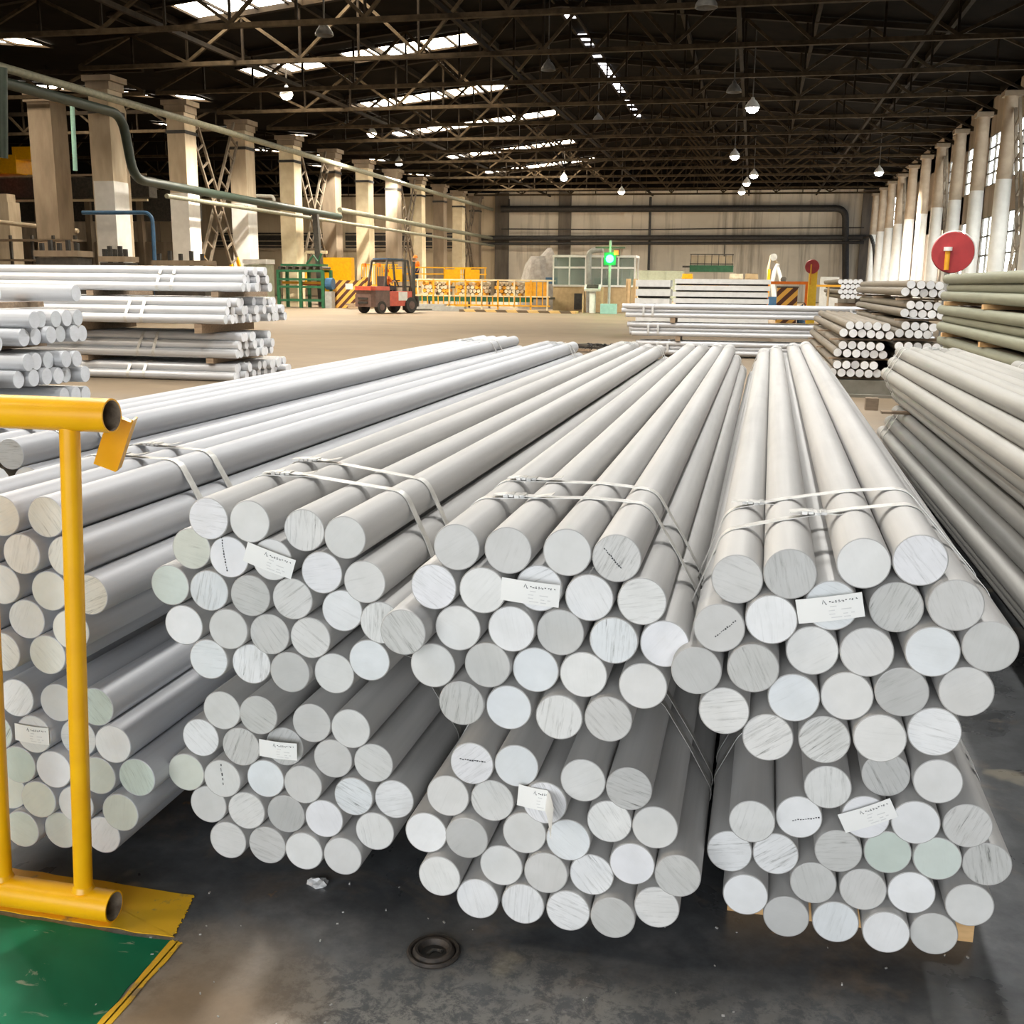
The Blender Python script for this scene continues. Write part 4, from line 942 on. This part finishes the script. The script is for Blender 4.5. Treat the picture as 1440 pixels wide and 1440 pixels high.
def person(label, loc, rz, seated):
    t = thing('person', label, 'person', loc, rz)
    if seated:
        hip, kn, an = (.10,0,.48), (.11,.42,.50), (.11,.46,.08)
        hand = (.17,.40,.78); elb = (.24,.14,.72)
        base = .48
    else:
        hip, kn, an = (.10,0,.90), (.11,.02,.48), (.11,-.01,.08)
        hand = (.26,.14,.86); elb = (.27,-.02,1.12)
        base = .92
    J = {'pel': ((0,0,base), .13), 'che': ((0,.0,base+.36), .15), 'nek': ((0,.01,base+.56), .055), 'hed': ((0,.03,base+.68), .085), 'cro': ((0,.02,base+.78), .07)}
    E_ = [('pel','che'), ('che','nek'), ('nek','hed'), ('hed','cro')]
    for s, q in ((-1,'l'), (1,'r')):
        mx = lambda p: (p[0]*s, p[1], p[2])
        J['sh'+q] = ((.19*s,0,base+.47), .06); J['el'+q] = (mx(elb), .045); J['ha'+q] = (mx(hand), .035); J['fi'+q] = (mx((hand[0], hand[1]+.08, hand[2]-.03)), .022)
        J['hi'+q] = (mx(hip), .09); J['kn'+q] = (mx(kn), .065); J['an'+q] = (mx(an), .045); J['to'+q] = ((mx(an)[0], an[1]+.16, .04), .04)
        E_ += [('che','sh'+q), ('sh'+q,'el'+q), ('el'+q,'ha'+q), ('ha'+q,'fi'+q), ('pel','hi'+q), ('hi'+q,'kn'+q), ('kn'+q,'an'+q), ('an'+q,'to'+q)]
    skin_figure('body', J, E_, M['skin'], t, 'pel')
    grow = lambda ks, g: {k: (J[k][0], J[k][1]+g) for k in ks}
    up = ['pel','che','shl','shr','ell','elr']
    skin_figure('jacket', grow(up, .022), [('pel','che'),('che','shl'),('che','shr'),('shl','ell'),('shr','elr')], M['orange'], t, 'pel')
    lo = ['pel','hil','hir','knl','knr','anl','anr']
    skin_figure('trousers', grow(lo, .015), [('pel','hil'),('pel','hir'),('hil','knl'),('hir','knr'),('knl','anl'),('knr','anr')], M['navy'], t, 'pel')
    MB().lathe([(0,.16),(.07,.15),(.115,.09),(.125,.02),(.15,.0),(.13,-.01),(.0,.02)], (0,.03,base+.72), 18).build('helmet', M['orange'], t)
    return t

# ---- forklift, seen from behind
FY = 50.0
fb = at(548, 440, FY); fb.z = 0
F_RZ = -.5
t = thing('forklift', 'red forklift truck with dark counterweight and roof guard, rear towards camera', 'forklift', fb, F_RZ)
cw = [(-.62,-1.35), (-.5,-1.5), (.5,-1.5), (.62,-1.35), (.62,-.55), (-.62,-.55)]
MB().prism([(x,y,.28) for x,y in cw], (0,0,.52)).prism([(x*.97,y*.97,.8) for x,y in cw], (0,0,.16)).build('counterweight', M['brown_red'], t, smooth=0)
MB().prism([(x*1.0,y*1.0,.96) for x,y in cw], (0,0,.17)).build('hood', M['red'], t, smooth=0)
for z in (.45,.62): box_part(t, 'cooling_slot', (0,-1.505,z), (.62,.03,.09), M['black'])
box_part(t, 'body', (0,.05,.62), (1.14,1.5,.62), M['red'])
box_part(t, 'side_panel', (.58,.25,.72), (.03,.5,.36), M['white'])
box_part(t, 'floor_plate', (0,.45,.5), (1.1,.7,.1), M['dark'])
box_part(t, 'seat', (0,-.15,1.05), (.5,.5,.14), M['black']); box_part(t, 'seat_back', (0,-.42,1.3), (.48,.12,.5), M['black'])
for sx in (-1,1):
    MB().beam((sx*.52,-.75,1.1), (sx*.48,-.55,2.18), .07,.07).beam((sx*.48,-.55,2.18), (sx*.46,.65,2.22), .07,.07).beam((sx*.46,.65,2.22), (sx*.52,.85,.9), .07,.07).build('guard_post', M['dark'], t, smooth=0)
    w = lambda y, r: MB().lathe([(.0,-.11),(r*.55,-.12),(r*.9,-.12),(r,-.08),(r,.08),(r*.9,.12),(r*.55,.12),(0,.11)], (sx*.52, y, r), 24, 'X').build('wheel', M['rubber'], t)
    for y, r in ((-1.0,.27), (.72,.34)):
        wo = w(y, r); MB().lathe([(0,.0),(r*.5,.0),(r*.5,.03),(0,.04)], (sx*.52+(.10 if sx > 0 else -.14), y, r), 16, 'X').build('hub', M['brown_red'], wo)
    MB().box((sx*.28,1.15,1.15), (.10,.16,2.1)).build('mast_rail', M['dark'], t, smooth=0)
    MB().box((sx*.22,1.75,.12), (.12,1.1,.05)).build('fork', M['dark'], t, smooth=0)
    MB().box((sx*.45,-1.0,2.0), (.14,.12,.14)).build('tail_lamp', M['orange'], t, smooth=0)
for y in (-.5,-.25,0,.25,.5): MB().beam((-.5,y,2.22),(.5,y,2.22),.05,.04).build('guard_slat', M['dark'], t, smooth=0)
box_part(t, 'roof_sheet', (.05,-.1,2.27), (.95,.9,.04), M['blue']); box_part(t, 'carriage', (0,1.25,.5), (1.0,.08,.45), M['dark'])
MB().tube([(0,.55,1.1),(0,.42,1.35)], .03, 8).lathe([(.16,0),(.18,.02),(.16,.04)], (0,.40,1.36), 16).build('steering_wheel', M['black'], t)
t.scale = (1.12,)*3
drv = fb+Matrix.Rotation(F_RZ, 3, 'Z') @ Vector((0,-.18,.66))*1.12
person('forklift driver in orange jacket and helmet sitting at the wheel', drv, F_RZ, True)

# ---- worker on platform, platform fence
wp = at(585, 396, 62.5)
t = thing('work_platform', 'raised platform with yellow guard rails behind the conveyor', 'platform', (wp.x+1.3, 62.5, 0))
box_part(t, 'deck', (0,0,1.2), (6.4,1.2,.1), M['dark'])
for k in range(6):
    x = -3.1+k*1.24
    box_part(t, 'deck_leg', (x,.5,.58), (.1,.1,1.14), M['dark'])
    box_part(t, 'guard_post', (x,-.58,1.8), (.06,.06,1.1), M['yellow'])
for z in (1.55,1.95,2.32): box_part(t, 'guard_rail', (0,-.58,z), (6.4,.05,.06), M['yellow'])
for k, x in enumerate((-2.4, 1.1, 2.3)): box_part(t, 'guard_panel', (x,-.60,1.85), (.95,.02,.75), M['yellow'])
person('worker in orange workwear standing on the raised platform', (wp.x, 62.5, 1.25), 2.7, False)

# ---- green machine
gy = 57.5; g0 = at(398,431,gy); g1 = at(462,431,gy); gw = g1.x-g0.x; gz = at(430,374,gy).z
t = thing('green_machine', 'dark green roller frame machine left of hazard barriers', 'machine', ((g0.x+g1.x)/2, gy, 0))
for sx in (-.48,0,.48):
    for sy in (-.6,.6): box_part(t, 'frame_post', (sx*gw, sy, gz*.45), (.16,.16,gz*.9), M['green'])
for z in (.18,.50,.68,.88):
    for sy in (-.6,.6): box_part(t, 'frame_beam', (0,sy,gz*z), (gw,.14,.12), M['green'])
for k in range(7): MB().cyl((-gw*.45+gw*.15*k,-.6,gz*.95), (-gw*.45+gw*.15*k,.6,gz*.95), .09, n=10).build('roller', M['dark'], t)
box_part(t, 'top_carriage', (0,0,gz*1.02), (gw*.9,.9,.12), M['green'])
MB().tube([(gw*.05,0,gz*1.05),(gw*.2,0,gz*1.25),(gw*.3,0,gz*1.1),(gw*.38,0,gz*1.3)], .07, 8).build('hose', M['green'], t)
box_part(t, 'yellow_cross_bar', (0,-.3,gz*.6), (gw*.9,.1,.14), M['amber']); box_part(t, 'red_bar', (gw*.2,-.2,gz*.56), (gw*.5,.1,.1), M['red'])
MB().cyl((gw*.52,-.3,gz*.58),(gw*.66,-.3,gz*.58),.32,n=16).build('motor', M['blue'], t); box_part(t, 'motor_stand', (gw*.58,-.3,gz*.2), (.4,.5,gz*.4), M['grey'])
# mast machine behind it
t = thing('mast_machine', 'dark mast with pale jib behind the green machine', 'machine', (at(452,400,59.3).x, 59.3, 0))
MB().beam((0,0,0),(-.25,0,5.2),.3,.3).build('mast', M['dark'], t, smooth=0); MB().beam((-.9,0,3.1),(.4,0,3.1),.12,.16).beam((-.9,0,3.1),(-1.0,0,2.2),.12,.12).build('jib', M['cream_paint'], t, smooth=0)
box_part(t, 'cabinet', (1.1,0,1.4), (1.7,.5,2.8), M['yellow'])
# ---- hazard barriers
for (a, b, ytop, ybot, Y, lab) in ((471,514,394,431,58.0,'hazard striped barrier left of the forklift with white notice'), (509,523,390,425,61,'narrow hazard striped barrier edge behind the forklift')):
    p0 = at(a,ybot,Y); p1 = at(b,ybot,Y); zt = at(a,ytop,Y).z
    t = thing('hazard_barrier', lab, 'barrier', ((p0.x+p1.x)/2, Y, 0))
    box_part(t, 'striped_panel', (0,0,zt/2), (p1.x-p0.x,.12,zt), M['zebra'])
    if a == 471: box_part(t, 'notice', (0,-.08,zt*.78), (.45,.02,.32), M['white'])
    for sx in (-1,1): box_part(t, 'support_foot', (sx*(p1.x-p0.x)*.45,.3,.05), (.1,.7,.1), M['dark'])
# yellow screen fence behind barriers
for k, (a, b, yt, yb, Y) in enumerate(((457,487,376,395,64), (509,560,372,398,65), (640,662,378,396,65))):
    p0 = at(a,yb,Y); p1 = at(b,yb,Y); z1 = at(a,yt,Y).z
    t = thing('guard_screen', ('yellow guard screen behind the green machine','yellow guard screen behind the forklift','yellow guard screen above the conveyor')[k], 'screen', ((p0.x+p1.x)/2, Y, 0), 0)
    w = p1.x-p0.x
    for q in range(int(w/.16)+1): box_part(t, 'upright_bar', (-w/2+q*.16,0,z1/2), (.04,.04,z1), M['yellow'])
    for z in (.06,z1*.5,z1): box_part(t, 'cross_rail', (0,0,z), (w,.05,.07), M['yellow'])

# ---- billet conveyor
CY = 57.0
c0 = at(590,437,CY); c1 = at(777,437,CY); cw_ = c1.x-c0.x; cx = (c0.x+c1.x)/2; zt = at(700,394,CY).z; zr = at(700,418,CY).z
t = thing('billet_conveyor', 'long amber and green conveyor frame loaded with billets', 'conveyor', (cx, CY, 0))
box_part(t, 'top_rail', (0,-.75,zt), (cw_,.08,.08), M['cream_paint']); box_part(t, 'rear_rail', (0,.75,zt), (cw_,.08,.08), M['cream_paint'])
box_part(t, 'green_beam', (-.4,-.7,zr-.12), (cw_*.86,.12,.22), M['green']); box_part(t, 'lower_rail', (0,-.78,zr-.42), (cw_,.06,.08), M['amber']); box_part(t, 'mid_rail', (0,-.78,zr+.06), (cw_,.05,.07), M['cream_paint'])
bed = box_part(t, 'bed', (0,0,zr-.02), (cw_,1.4,.1), M['dark'])
for k in range(25): box_part(t, 'picket', (-cw_/2+.1+k*(cw_-.2)/24,-.80,(zr-.42+zr+.06)/2), (.05,.04,.5), M['amber'])
for k in range(9): box_part(t, 'upright', (-cw_/2+.15+k*(cw_-.3)/8,-.77,zt/2), (.08,.08,zt), M['amber'] if k % 2 else M['cream_paint'])
for k in range(4): box_part(t, 'amber_guard', (cw_/2-.25-k*.33,-.70,(zr+zt)/2), (.26,.06,zt-zr-.15), M['amber'])
bil = MB().cyl((0,-.55,0),(0,.1,0),.10,n=12).mesh('billet', M['billet'])
bil2 = MB().cyl((0,-.55,0),(0,.1,0),.10,n=12).mesh('billet', M['amber'])
i = 0
for r in range(4):
    for k in range(28):
        x = -cw_/2+.35+k*.215+(r % 2)*.1
        if x > cw_/2-1.5 or k in (7,8,17,18) or random.random() < .06: continue
        o = inst(bil if random.random() < .7 else bil2, 'billet', None, (cx+x, CY+random.uniform(-.05,.05), zr+.13+r*.19))
        tag(o, 'cream billet %s from left, %s layer up on the conveyor' % (NTH(k), ORD[r]), 'billet', 'billets on the conveyor')
# pit kerb with hazard bands and steel plates in front
k0 = at(648,440,54.5); k1 = at(812,440,54.5)
tag(MB().box(((k0.x+k1.x)/2,54.5,.06), (k1.x-k0.x,.7,.12)).build('pit_kerb', M['zebra_floor'], smooth=0), 'low kerb with faded hazard bands before the conveyor', 'kerb')
k0 = at(590,436,55.4); k1 = at(650,436,55.4)
tag(MB().box(((k0.x+k1.x)/2,55.3,.12), (k1.x-k0.x+.4,.5,.24)).box(((k0.x+k1.x)/2-.5,55.35,.30), (k1.x-k0.x-.8,.4,.1)).build('steel_plates', M['grey'], smooth=0), 'flat steel plates on the floor right of the forklift', 'plates')
k0 = at(498,432,56)
tag(MB().box((k0.x+.4,56,.12), (1.2,.8,.16)).box((k0.x+.3,56,.25), (1.4,.5,.1)).build('pallet', M['wood_old'], smooth=0), 'low pallet between hazard barrier and forklift', 'pallet')
# covered heap behind the conveyor
h0 = at(730,394,64); h1 = at(800,394,64)
bm = bmesh.new(); bmesh.ops.create_icosphere(bm, subdivisions=3, radius=1)
for v in bm.verts:
    k = 1+.10*math.sin(v.co.x*7+v.co.y*5)+random.uniform(-.03,.03); v.co = Vector((v.co.x*(h1.x-h0.x)*.52*k, v.co.y*1.2, max(v.co.z, -.2)*3.0*k))
me = bpy.data.meshes.new('covered_heap'); bm.to_mesh(me); bm.free(); me.materials.append(M['tarp']); me.materials.append(M['blue'])
tag(inst(me, 'covered_heap', None, ((h0.x+h1.x)/2, 64, .3)), 'grey heap under tarpaulin between conveyor and booth', 'heap')
b0 = at(768,392,62); b1 = at(798,392,62)
tag(MB().box(((b0.x+b1.x)/2,62,b0.z-.1), (b1.x-b0.x,.3,.35)).box(((b0.x+b1.x)/2,62.1,(b0.z-.25)/2), (.2,.2,b0.z-.27)).build('blue_tray', M['blue'], smooth=0), 'blue tray at the foot of the tarpaulin heap', 'tray')

# ---- control booth
BY = 58.5
b0 = at(781,437,BY); b1 = at(893,437,BY); bw = b1.x-b0.x; bh = at(830,361,BY).z; bz = at(830,402,BY).z
t = thing('control_booth', 'glazed control booth with tan lower panels behind the green signal', 'booth', ((b0.x+b1.x)/2, BY, 0))
box_part(t, 'lower_panel', (0,0,bz/2), (bw,1.6,bz), M['tanpaint'])
box_part(t, 'roof', (0,0,bh), (bw+.1,1.8,.12), M['white']); box_part(t, 'transom', (0,-.8,bz+(bh-bz)*.62), (bw,.07,.10), M['white']); box_part(t, 'sill', (0,-.82,bz), (bw,.1,.1), M['white'])
for k in range(6):
    x = -bw/2+bw*k/5; box_part(t, 'mullion', (x,-.8,(bz+bh)/2), (.08,.08,bh-bz), M['white']); box_part(t, 'rear_mullion', (x,.8,(bz+bh)/2), (.08,.08,bh-bz), M['white'])
for k in range(5):
    x = -bw/2+bw*(k+.5)/5
    for z0, z1 in ((bz, bz+(bh-bz)*.62), (bz+(bh-bz)*.62, bh)): box_part(t, 'pane', (x,-.79,(z0+z1)/2), (bw/5-.08,.02,z1-z0-.1), M['booth_glass'])
box_part(t, 'curtain', (-bw*.28,.5,(bz+bh)/2), (bw*.4,.05,(bh-bz)*.95), M['white']); box_part(t, 'console', (bw*.15,.2,bz+.2), (1.4,.5,.4), M['pale_green'])
box_part(t, 'doorway', (-bw*.17,-.83,bz*.4), (.55,.06,bz*.62), M['black']); box_part(t, 'vent_box', (-bw*.02,-.95,bz*.35), (.42,.3,bz*.6), M['white'])
# arm over booth
pipe('bent grey duct standing in front of the booth', bent([Vector((at(828,436,57.0).x, 57.0, 0)), at(828,353,57.0), at(848,351,57.0)], .3), .14, M['grey'])
# kiosk
k = at(833,439,56)
t = thing('control_kiosk', 'operator console on a white pedestal before the booth', 'console', (k.x, 56, 0))
box_part(t, 'pedestal', (0,0,.6), (.30,.3,1.2), M['white']); box_part(t, 'slanted_panel', (0,-.1,1.28), (.85,.5,.12), M['white'], Matrix.Rotation(.5,3,'X')); box_part(t, 'screen', (0,-.16,1.33), (.6,.3,.1), M['dark'], Matrix.Rotation(.5,3,'X'))
for sx in (-.5,.5):
    box_part(t, 'side_guard', (sx,.15,.65), (.07,.5,1.3), M['tanpaint'])
# signal post
s = at(858,364,55.0)
t = thing('signal_post', 'post carrying a glowing green light and small red lamp', 'signal', (s.x, 55.0, 0))
MB().cyl((0,0,0),(0,0,s.z+.9),.07,n=12).build('post', M['grey'], t); box_part(t, 'base', (0,0,.25), (.8,.5,.5), M['tealglow'])
box_part(t, 'cross_arm', (0,0,s.z+.55), (1.5,.1,.08), M['dark']); box_part(t, 'housing', (.0,.0,s.z), (.6,.22,.62), M['green']); box_part(t, 'red_housing', (.32,0,s.z+.3), (.34,.2,.34), M['dark'])
bm = bmesh.new(); bmesh.ops.create_icosphere(bm, subdivisions=2, radius=.20); me = bpy.data.meshes.new('green_lens'); bm.to_mesh(me); bm.free(); me.materials.append(M['signal']); inst(me, 'green_lens', t, (0,-.14,s.z))
box_part(t, 'red_lens', (.32,-.12,s.z+.3), (.22,.06,.22), M['signal_red'])
d = bpy.data.lights.new('signal_light', 'POINT'); d.energy = 60; d.color = (.05,1,.2); d.shadow_soft_size = .2
l = bpy.data.objects.new('signal_light', d); COL.objects.link(l); l.parent = t; l.location = (0,-.5,s.z)
# tall tan panels right of booth
for k, (a, b) in enumerate(((880,887),(890,897))):
    p0 = at(a,425,53); p1 = at(b,392,53)
    tag(MB().box(((p0.x+p1.x)/2,53,p1.z/2), (p1.x-p0.x,.3,p1.z)).box(((p0.x+p1.x)/2,52.83,p1.z*.5), (.04,.05,p1.z*.9)).build('tan_panel', M['tanpaint'], smooth=0), ('left','right')[k]+' of two upright tan boards beside the slab stacks', 'board', 'upright tan boards')

# ---- stacked white slabs
for (a, b, yt, yb, n, Y, lab) in ((897,945,392,422,6,34.0,'shorter stack beside the booth'), (950,1083,391,424,9,33.0,'longer stack before the end wall')):
    p0 = at(a,yt,Y); p1 = at(b,yt,Y); h = p0.z/n
    for k in range(n):
        o = MB().box(((p0.x+p1.x)/2+random.uniform(-.04,.04), Y, h*(k+.51)), (p1.x-p0.x, 1.0, h*.72)).build('aluminium_slab', M['white'], smooth=0)
        tag(o, 'pale aluminium slab, %s from bottom in the %s' % (ORD[k], lab), 'slab', 'slabs in the '+lab)
        if k: tag(MB().box(((p0.x+p1.x)/2, Y, h*(k+.02)), (p1.x-p0.x-.1, .5, h*.24)).build('slab_spacer', M['dark'], smooth=0), 'dark shade spacer under slab %s from bottom in the %s' % (ORD[k], lab), 'spacer', 'spacers between slabs')  # full-length dark strips fill the slab gaps in place of their shade
p0 = at(886,380,100); p1 = at(962,380,100)
tag(MB().box(((p0.x+p1.x)/2,100,1.35), (p1.x-p0.x,.1,2.7)).box((p0.x+3.2,99.9,1.35),(.08,.08,2.7)).box((p0.x+1.6,99.9,1.35),(.08,.08,2.7)).build('panel_fence', M['pale_green'], smooth=0), 'pale green panel fence against the end wall', 'fence')
# ---- machine with railed top behind the slabs
g = at(1000,392,60)
t = thing('railed_machine', 'dark green machine with railing on top behind the slabs', 'machine', (g.x, 60, 0))
box_part(t, 'green_top', (0,0,at(1000,378,60).z), (2.3,.9,.35), M['green']); box_part(t, 'yellow_base', (0,.1,.9), (3.4,.8,1.75), M['amber'])
zz0, zz1 = at(1000,374,60).z, at(1000,358,60).z
for k in range(7): box_part(t, 'rail_post', (-1.1+k*.367,-.4,(zz0+zz1)/2), (.04,.04,zz1-zz0), M['dark'])
for z in (zz0+.1,zz1): box_part(t, 'rail_bar', (0,-.4,z), (2.3,.04,.05), M['dark'])
box_part(t, 'rail_mesh', (0,-.3,(zz0+zz1)/2), (2.2,.02,(zz1-zz0)*.8), M['conc']); box_part(t, 'spindle', (.65,-.35,zz1+.2), (.07,.07,.6), M['dark']); box_part(t, 'spout', (-1.3,-.2,zz0-.05), (.5,.1,.1), M['dark'])
for k, (a, b, m, lab) in enumerate(((960,974,'yellow','bright yellow box left of railed machine'), (1026,1045,'billet','pale carton right of the railed machine'), (1048,1066,'tanpaint','tan carton nearest the robot arm'))):
    p0 = at(a,392,58); p1 = at(b,385,58)
    tag(MB().box(((p0.x+p1.x)/2,58,p1.z/2), (p1.x-p0.x,.8,p1.z)).box(((p0.x+p1.x)/2,57.58,p1.z*.9),(p1.x-p0.x+.05,.04,.08)).build('crate', M[m], smooth=0), lab, 'crate')
# robot arm
g = at(1088,425,50)
t = thing('robot_arm', 'white handling arm with blue joints right of the slabs', 'machine', (g.x, 50, 0))
box_part(t, 'base', (0,0,.5), (.5,.5,1.0), M['blue']); MB().tube([(0,0,1.0),(-.12,0,1.7),(.06,0,2.45)], .11, 10).build('lower_arm', M['white'], t)
MB().tube([(.06,0,2.45),(-.25,0,2.75),(-.32,0,2.2),(-.28,0,1.6)], .07, 10).build('upper_arm', M['cream_paint'], t); MB().tube([(.06,0,2.3),(.2,0,1.9),(.3,0,1.55)], .09, 8).build('cylinder', M['white'], t)
MB().lathe([(.0,-.05),(.16,-.05),(.16,.05),(0,.05)], (-.12,-.1,2.72), 16, 'Y').build('joint_disc', M['grey'], t); MB().lathe([(.0,-.05),(.13,-.05),(.13,.05),(0,.05)], (.36,-.1,1.75), 16, 'Y').build('valve', M['dark'], t); box_part(t, 'yellow_guard', (-.28,-.1,1.1), (.12,.1,2.2), M['yellow'])
# hazard block, blue cylinder
p0 = at(1092,425,46); p1 = at(1122,405,46)
t = thing('hazard_block', 'hazard striped block beside the yellow post', 'barrier', ((p0.x+p1.x)/2, 46, 0))
box_part(t, 'striped_panel', (0,0,p1.z/2), (p1.x-p0.x,.5,p1.z), M['zebra']); box_part(t, 'cap', (0,0,p1.z+.03), (p1.x-p0.x+.06,.55,.06), M['dark'])
g = at(1128,425,46)
t = thing('blue_canister', 'blue canister between hazard block and yellow post', 'canister', (g.x,46,0)); MB().lathe([(0,0),(.17,0),(.17,.5),(.15,.58),(.06,.62),(.06,.72),(0,.72)], n=18).build('tank', M['blue'], t); MB().tube([(0,0,.72),(.1,0,.8),(.18,0,.6)], .03, 6).build('valve', M['dark'], t)
g = at(1128,398,47)
tag(MB().box((g.x-.6,47,g.z), (1.9,.12,.12)).box((g.x-1.4,47,g.z/2-.03),(.12,.1,g.z-.06)).box((g.x+.2,47,g.z/2-.03),(.12,.1,g.z-.06)).build('orange_beam', M['orange'], smooth=0), 'low orange barrier beam behind hazard block', 'barrier')
# yellow post with red disc
g0 = at(1135,425,42); g1 = at(1150,378,42)
t = thing('disc_sign', 'small red disc on a thick yellow post before the end wall', 'sign', ((g0.x+g1.x)/2, 42, 0))
box_part(t, 'post', (0,0,g1.z/2), ((g1.x-g0.x),.2,g1.z), M['bright_yellow']); box_part(t, 'stem', (-.1,-.22,g1.z*.9), (.05,.05,g1.z*.35), M['amber'])
dz = at(1141,375,42).z
MB().lathe([(0,-.03),(.24,-.03),(.26,0),(.24,.03),(0,.03)], (-.06,-.15,dz), 28, 'Y').build('disc', M['signred'], t)
# large red disc on post beside the olive stack
g = at(1340,355,17); r_ = 25.5*17.3/1500
t = thing('disc_sign', 'large red disc with yellow handle rising behind the olive stack', 'sign', (g.x, 17, 0))
MB().lathe([(0,-.03),(r_*.97,-.03),(r_,-.015),(r_,.03),(r_*.96,.05),(0,.05)], (0,0,g.z), 40, 'Y').build('disc', M['signred'], t)
MB().lathe([(r_*.98,.05),(r_*1.02,.055),(r_*1.02,.08),(r_*.98,.085)], (.02,.0,g.z+.015), 40, 'Y').build('rear_rim', M['white'], t)
MB().cyl((-.08,-.06,g.z-r_*.85),(-.08,-.06,g.z+.02),.035,n=12).build('handle', M['amber'], t); MB().cyl((-.08,-.06,g.z+.02),(-.08,-.06,g.z+.075),.06,n=12).build('handle_head', M['white'], t); MB().cyl((-.04,.08,0),(-.04,.08,g.z),.04,n=10).build('pole', M['grey'], t)
# T stand
g = at(1163,437,27); zt = at(1163,402,27).z
t = thing('t_stand', 'thin orange T shaped stand behind the brown stack', 'stand', (g.x,27,0)); MB().cyl((0,0,0),(0,0,zt),.025,n=8).build('pole', M['tanpaint'], t); box_part(t, 'cross_bar', (0,0,zt), (.56,.06,.05), M['amber']); box_part(t, 'foot', (0,0,.02), (.4,.4,.04), M['dark'])
# white fence and pale stack at the far right
p0 = at(1152,420,60); p1 = at(1180,392,60)
tag(MB().box(((p0.x+p1.x)/2,60,p1.z/2), (p1.x-p0.x,.2,p1.z)).box(((p0.x+p1.x)/2,59.86,p1.z),(p1.x-p0.x,.1,.18)).build('white_cabinet', M['white'], smooth=0), 'white cabinet right of the yellow disc post', 'cabinet')
me_f = bar_mesh('aluminium_bar', .132, 6.0, M['alu_dull'], 14)
for r in range(4):
    for c in range(5):
        q = at(1182+7*c+(3 if r % 2 else 0), 396+7*r, 30)
        bar(me_f, (q.x, 30, q.z), (0,0,0), 'white ended bar %s from left, %s row of far stack behind taller brown stack' % (ORD[c], ROWS_N[r]), 'bars of the far right stack', (.85,.86,.87), .1)
q = at(1180, 424, 30); q2 = at(1213, 424, 30)
timber('timber trestle under the far stack behind taller brown stack', q.x, q2.x, 31, 0, q.z-.06, 1.2, M['wood_old'])
# scrap heap of dunnage beyond the front bundles
t = thing('dunnage_pile', 'low pile of dark dunnage and strapping beyond the front bundles', 'scrap', (at(840,474,24).x,24,0))
rn = random.Random(4)
for k in range(12):
    MB().box((rn.uniform(-.6,.6), rn.uniform(-.3,.3), .05+.05*(k % 3)), (rn.uniform(.3,.7), .07, .05), Matrix.Rotation(rn.uniform(-.6,.6),3,'Z')).build('dunnage_stick', M['dark'] if k % 3 else M['wood_old'], t, smooth=0)
for k in range(5): MB().tube([(-.2+.16*k+.1*math.cos(a*.7), .1*math.sin(a*.7)-.2, .12+.08*math.sin(a*.9+k)) for a in range(10)], .012, 6).build('strap_coil', M['black'], t)
q = at(822,489,14)
tag(MB().box((q.x,14,.03), (.5,.35,.06)).box((q.x,14,.08), (.46,.1,.04)).build('pallet', M['wood'], smooth=0), 'bit of orange pallet beyond the second front bundle', 'pallet')
# machinery silhouettes behind the left stacks
for k, (a, b, yt, Y, m, lab) in enumerate(((60,120,352,33,'dark','dark machine bench at left behind the bright stack'), (150,185,360,34,'dark','dark machine bench right of the rusty column'), (222,296,366,37,'dark','low dark roller table behind the long left stack'), (348,380,364,44,'pale_green','pale cabinet beside the third white footed column'))):
    p0 = at(a,yt+20,Y); p1 = at(b,yt,Y); w = p1.x-p0.x
    t = thing('machine_bench' if k != 3 else 'cabinet', lab, 'machine' if k != 3 else 'cabinet', ((p0.x+p1.x)/2,Y,0))
    box_part(t, 'body', (0,0,p1.z*.45), (w*.94,.8,p1.z*.9), M[m])
    box_part(t, 'top', (0,0,p1.z*.95), (w,.9,p1.z*.08), M['conc_brown'] if k != 3 else M['white'])
    if k != 3:
        for q in range(5): box_part(t, 'fitting', (-w*.4+w*.2*q,-.2,p1.z+.05), (.12,.12,.35+.2*(q % 2)), M['black'])
    else:
        box_part(t, 'door', (-w*.2,-.42,p1.z*.45), (w*.4,.03,p1.z*.75), M['white'])
t = thing('pipe_rack', 'dark rack of shelves in the neighbouring bay at left', 'rack', (at(45,340,40).x, 40, 0))
for k in range(5): box_part(t, 'upright', (-2+k,0,1.6), (.1,.1,3.2), M['dark'])
for z in (.6,1.4,2.2,3.0): box_part(t, 'shelf', (0,0,z), (4.2,.7,.08), M['conc_brown'])
t = thing('ceiling_tube_rack', 'long dark partition of the neighbouring bay behind left columns', 'partition', (-55, 80, 0))
box_part(t, 'lower_wall', (0,0,2.2), (24,.4,4.4), M['conc_brown']); box_part(t, 'upper_strip', (0,0,7.2), (24,.4,2.4), M['dark'])
for k in range(6): box_part(t, 'post', (-11.5+4.6*k,-.3,4.5), (.45,.45,9.0), M['conc_brown'])
t.name = 'bay_partition'
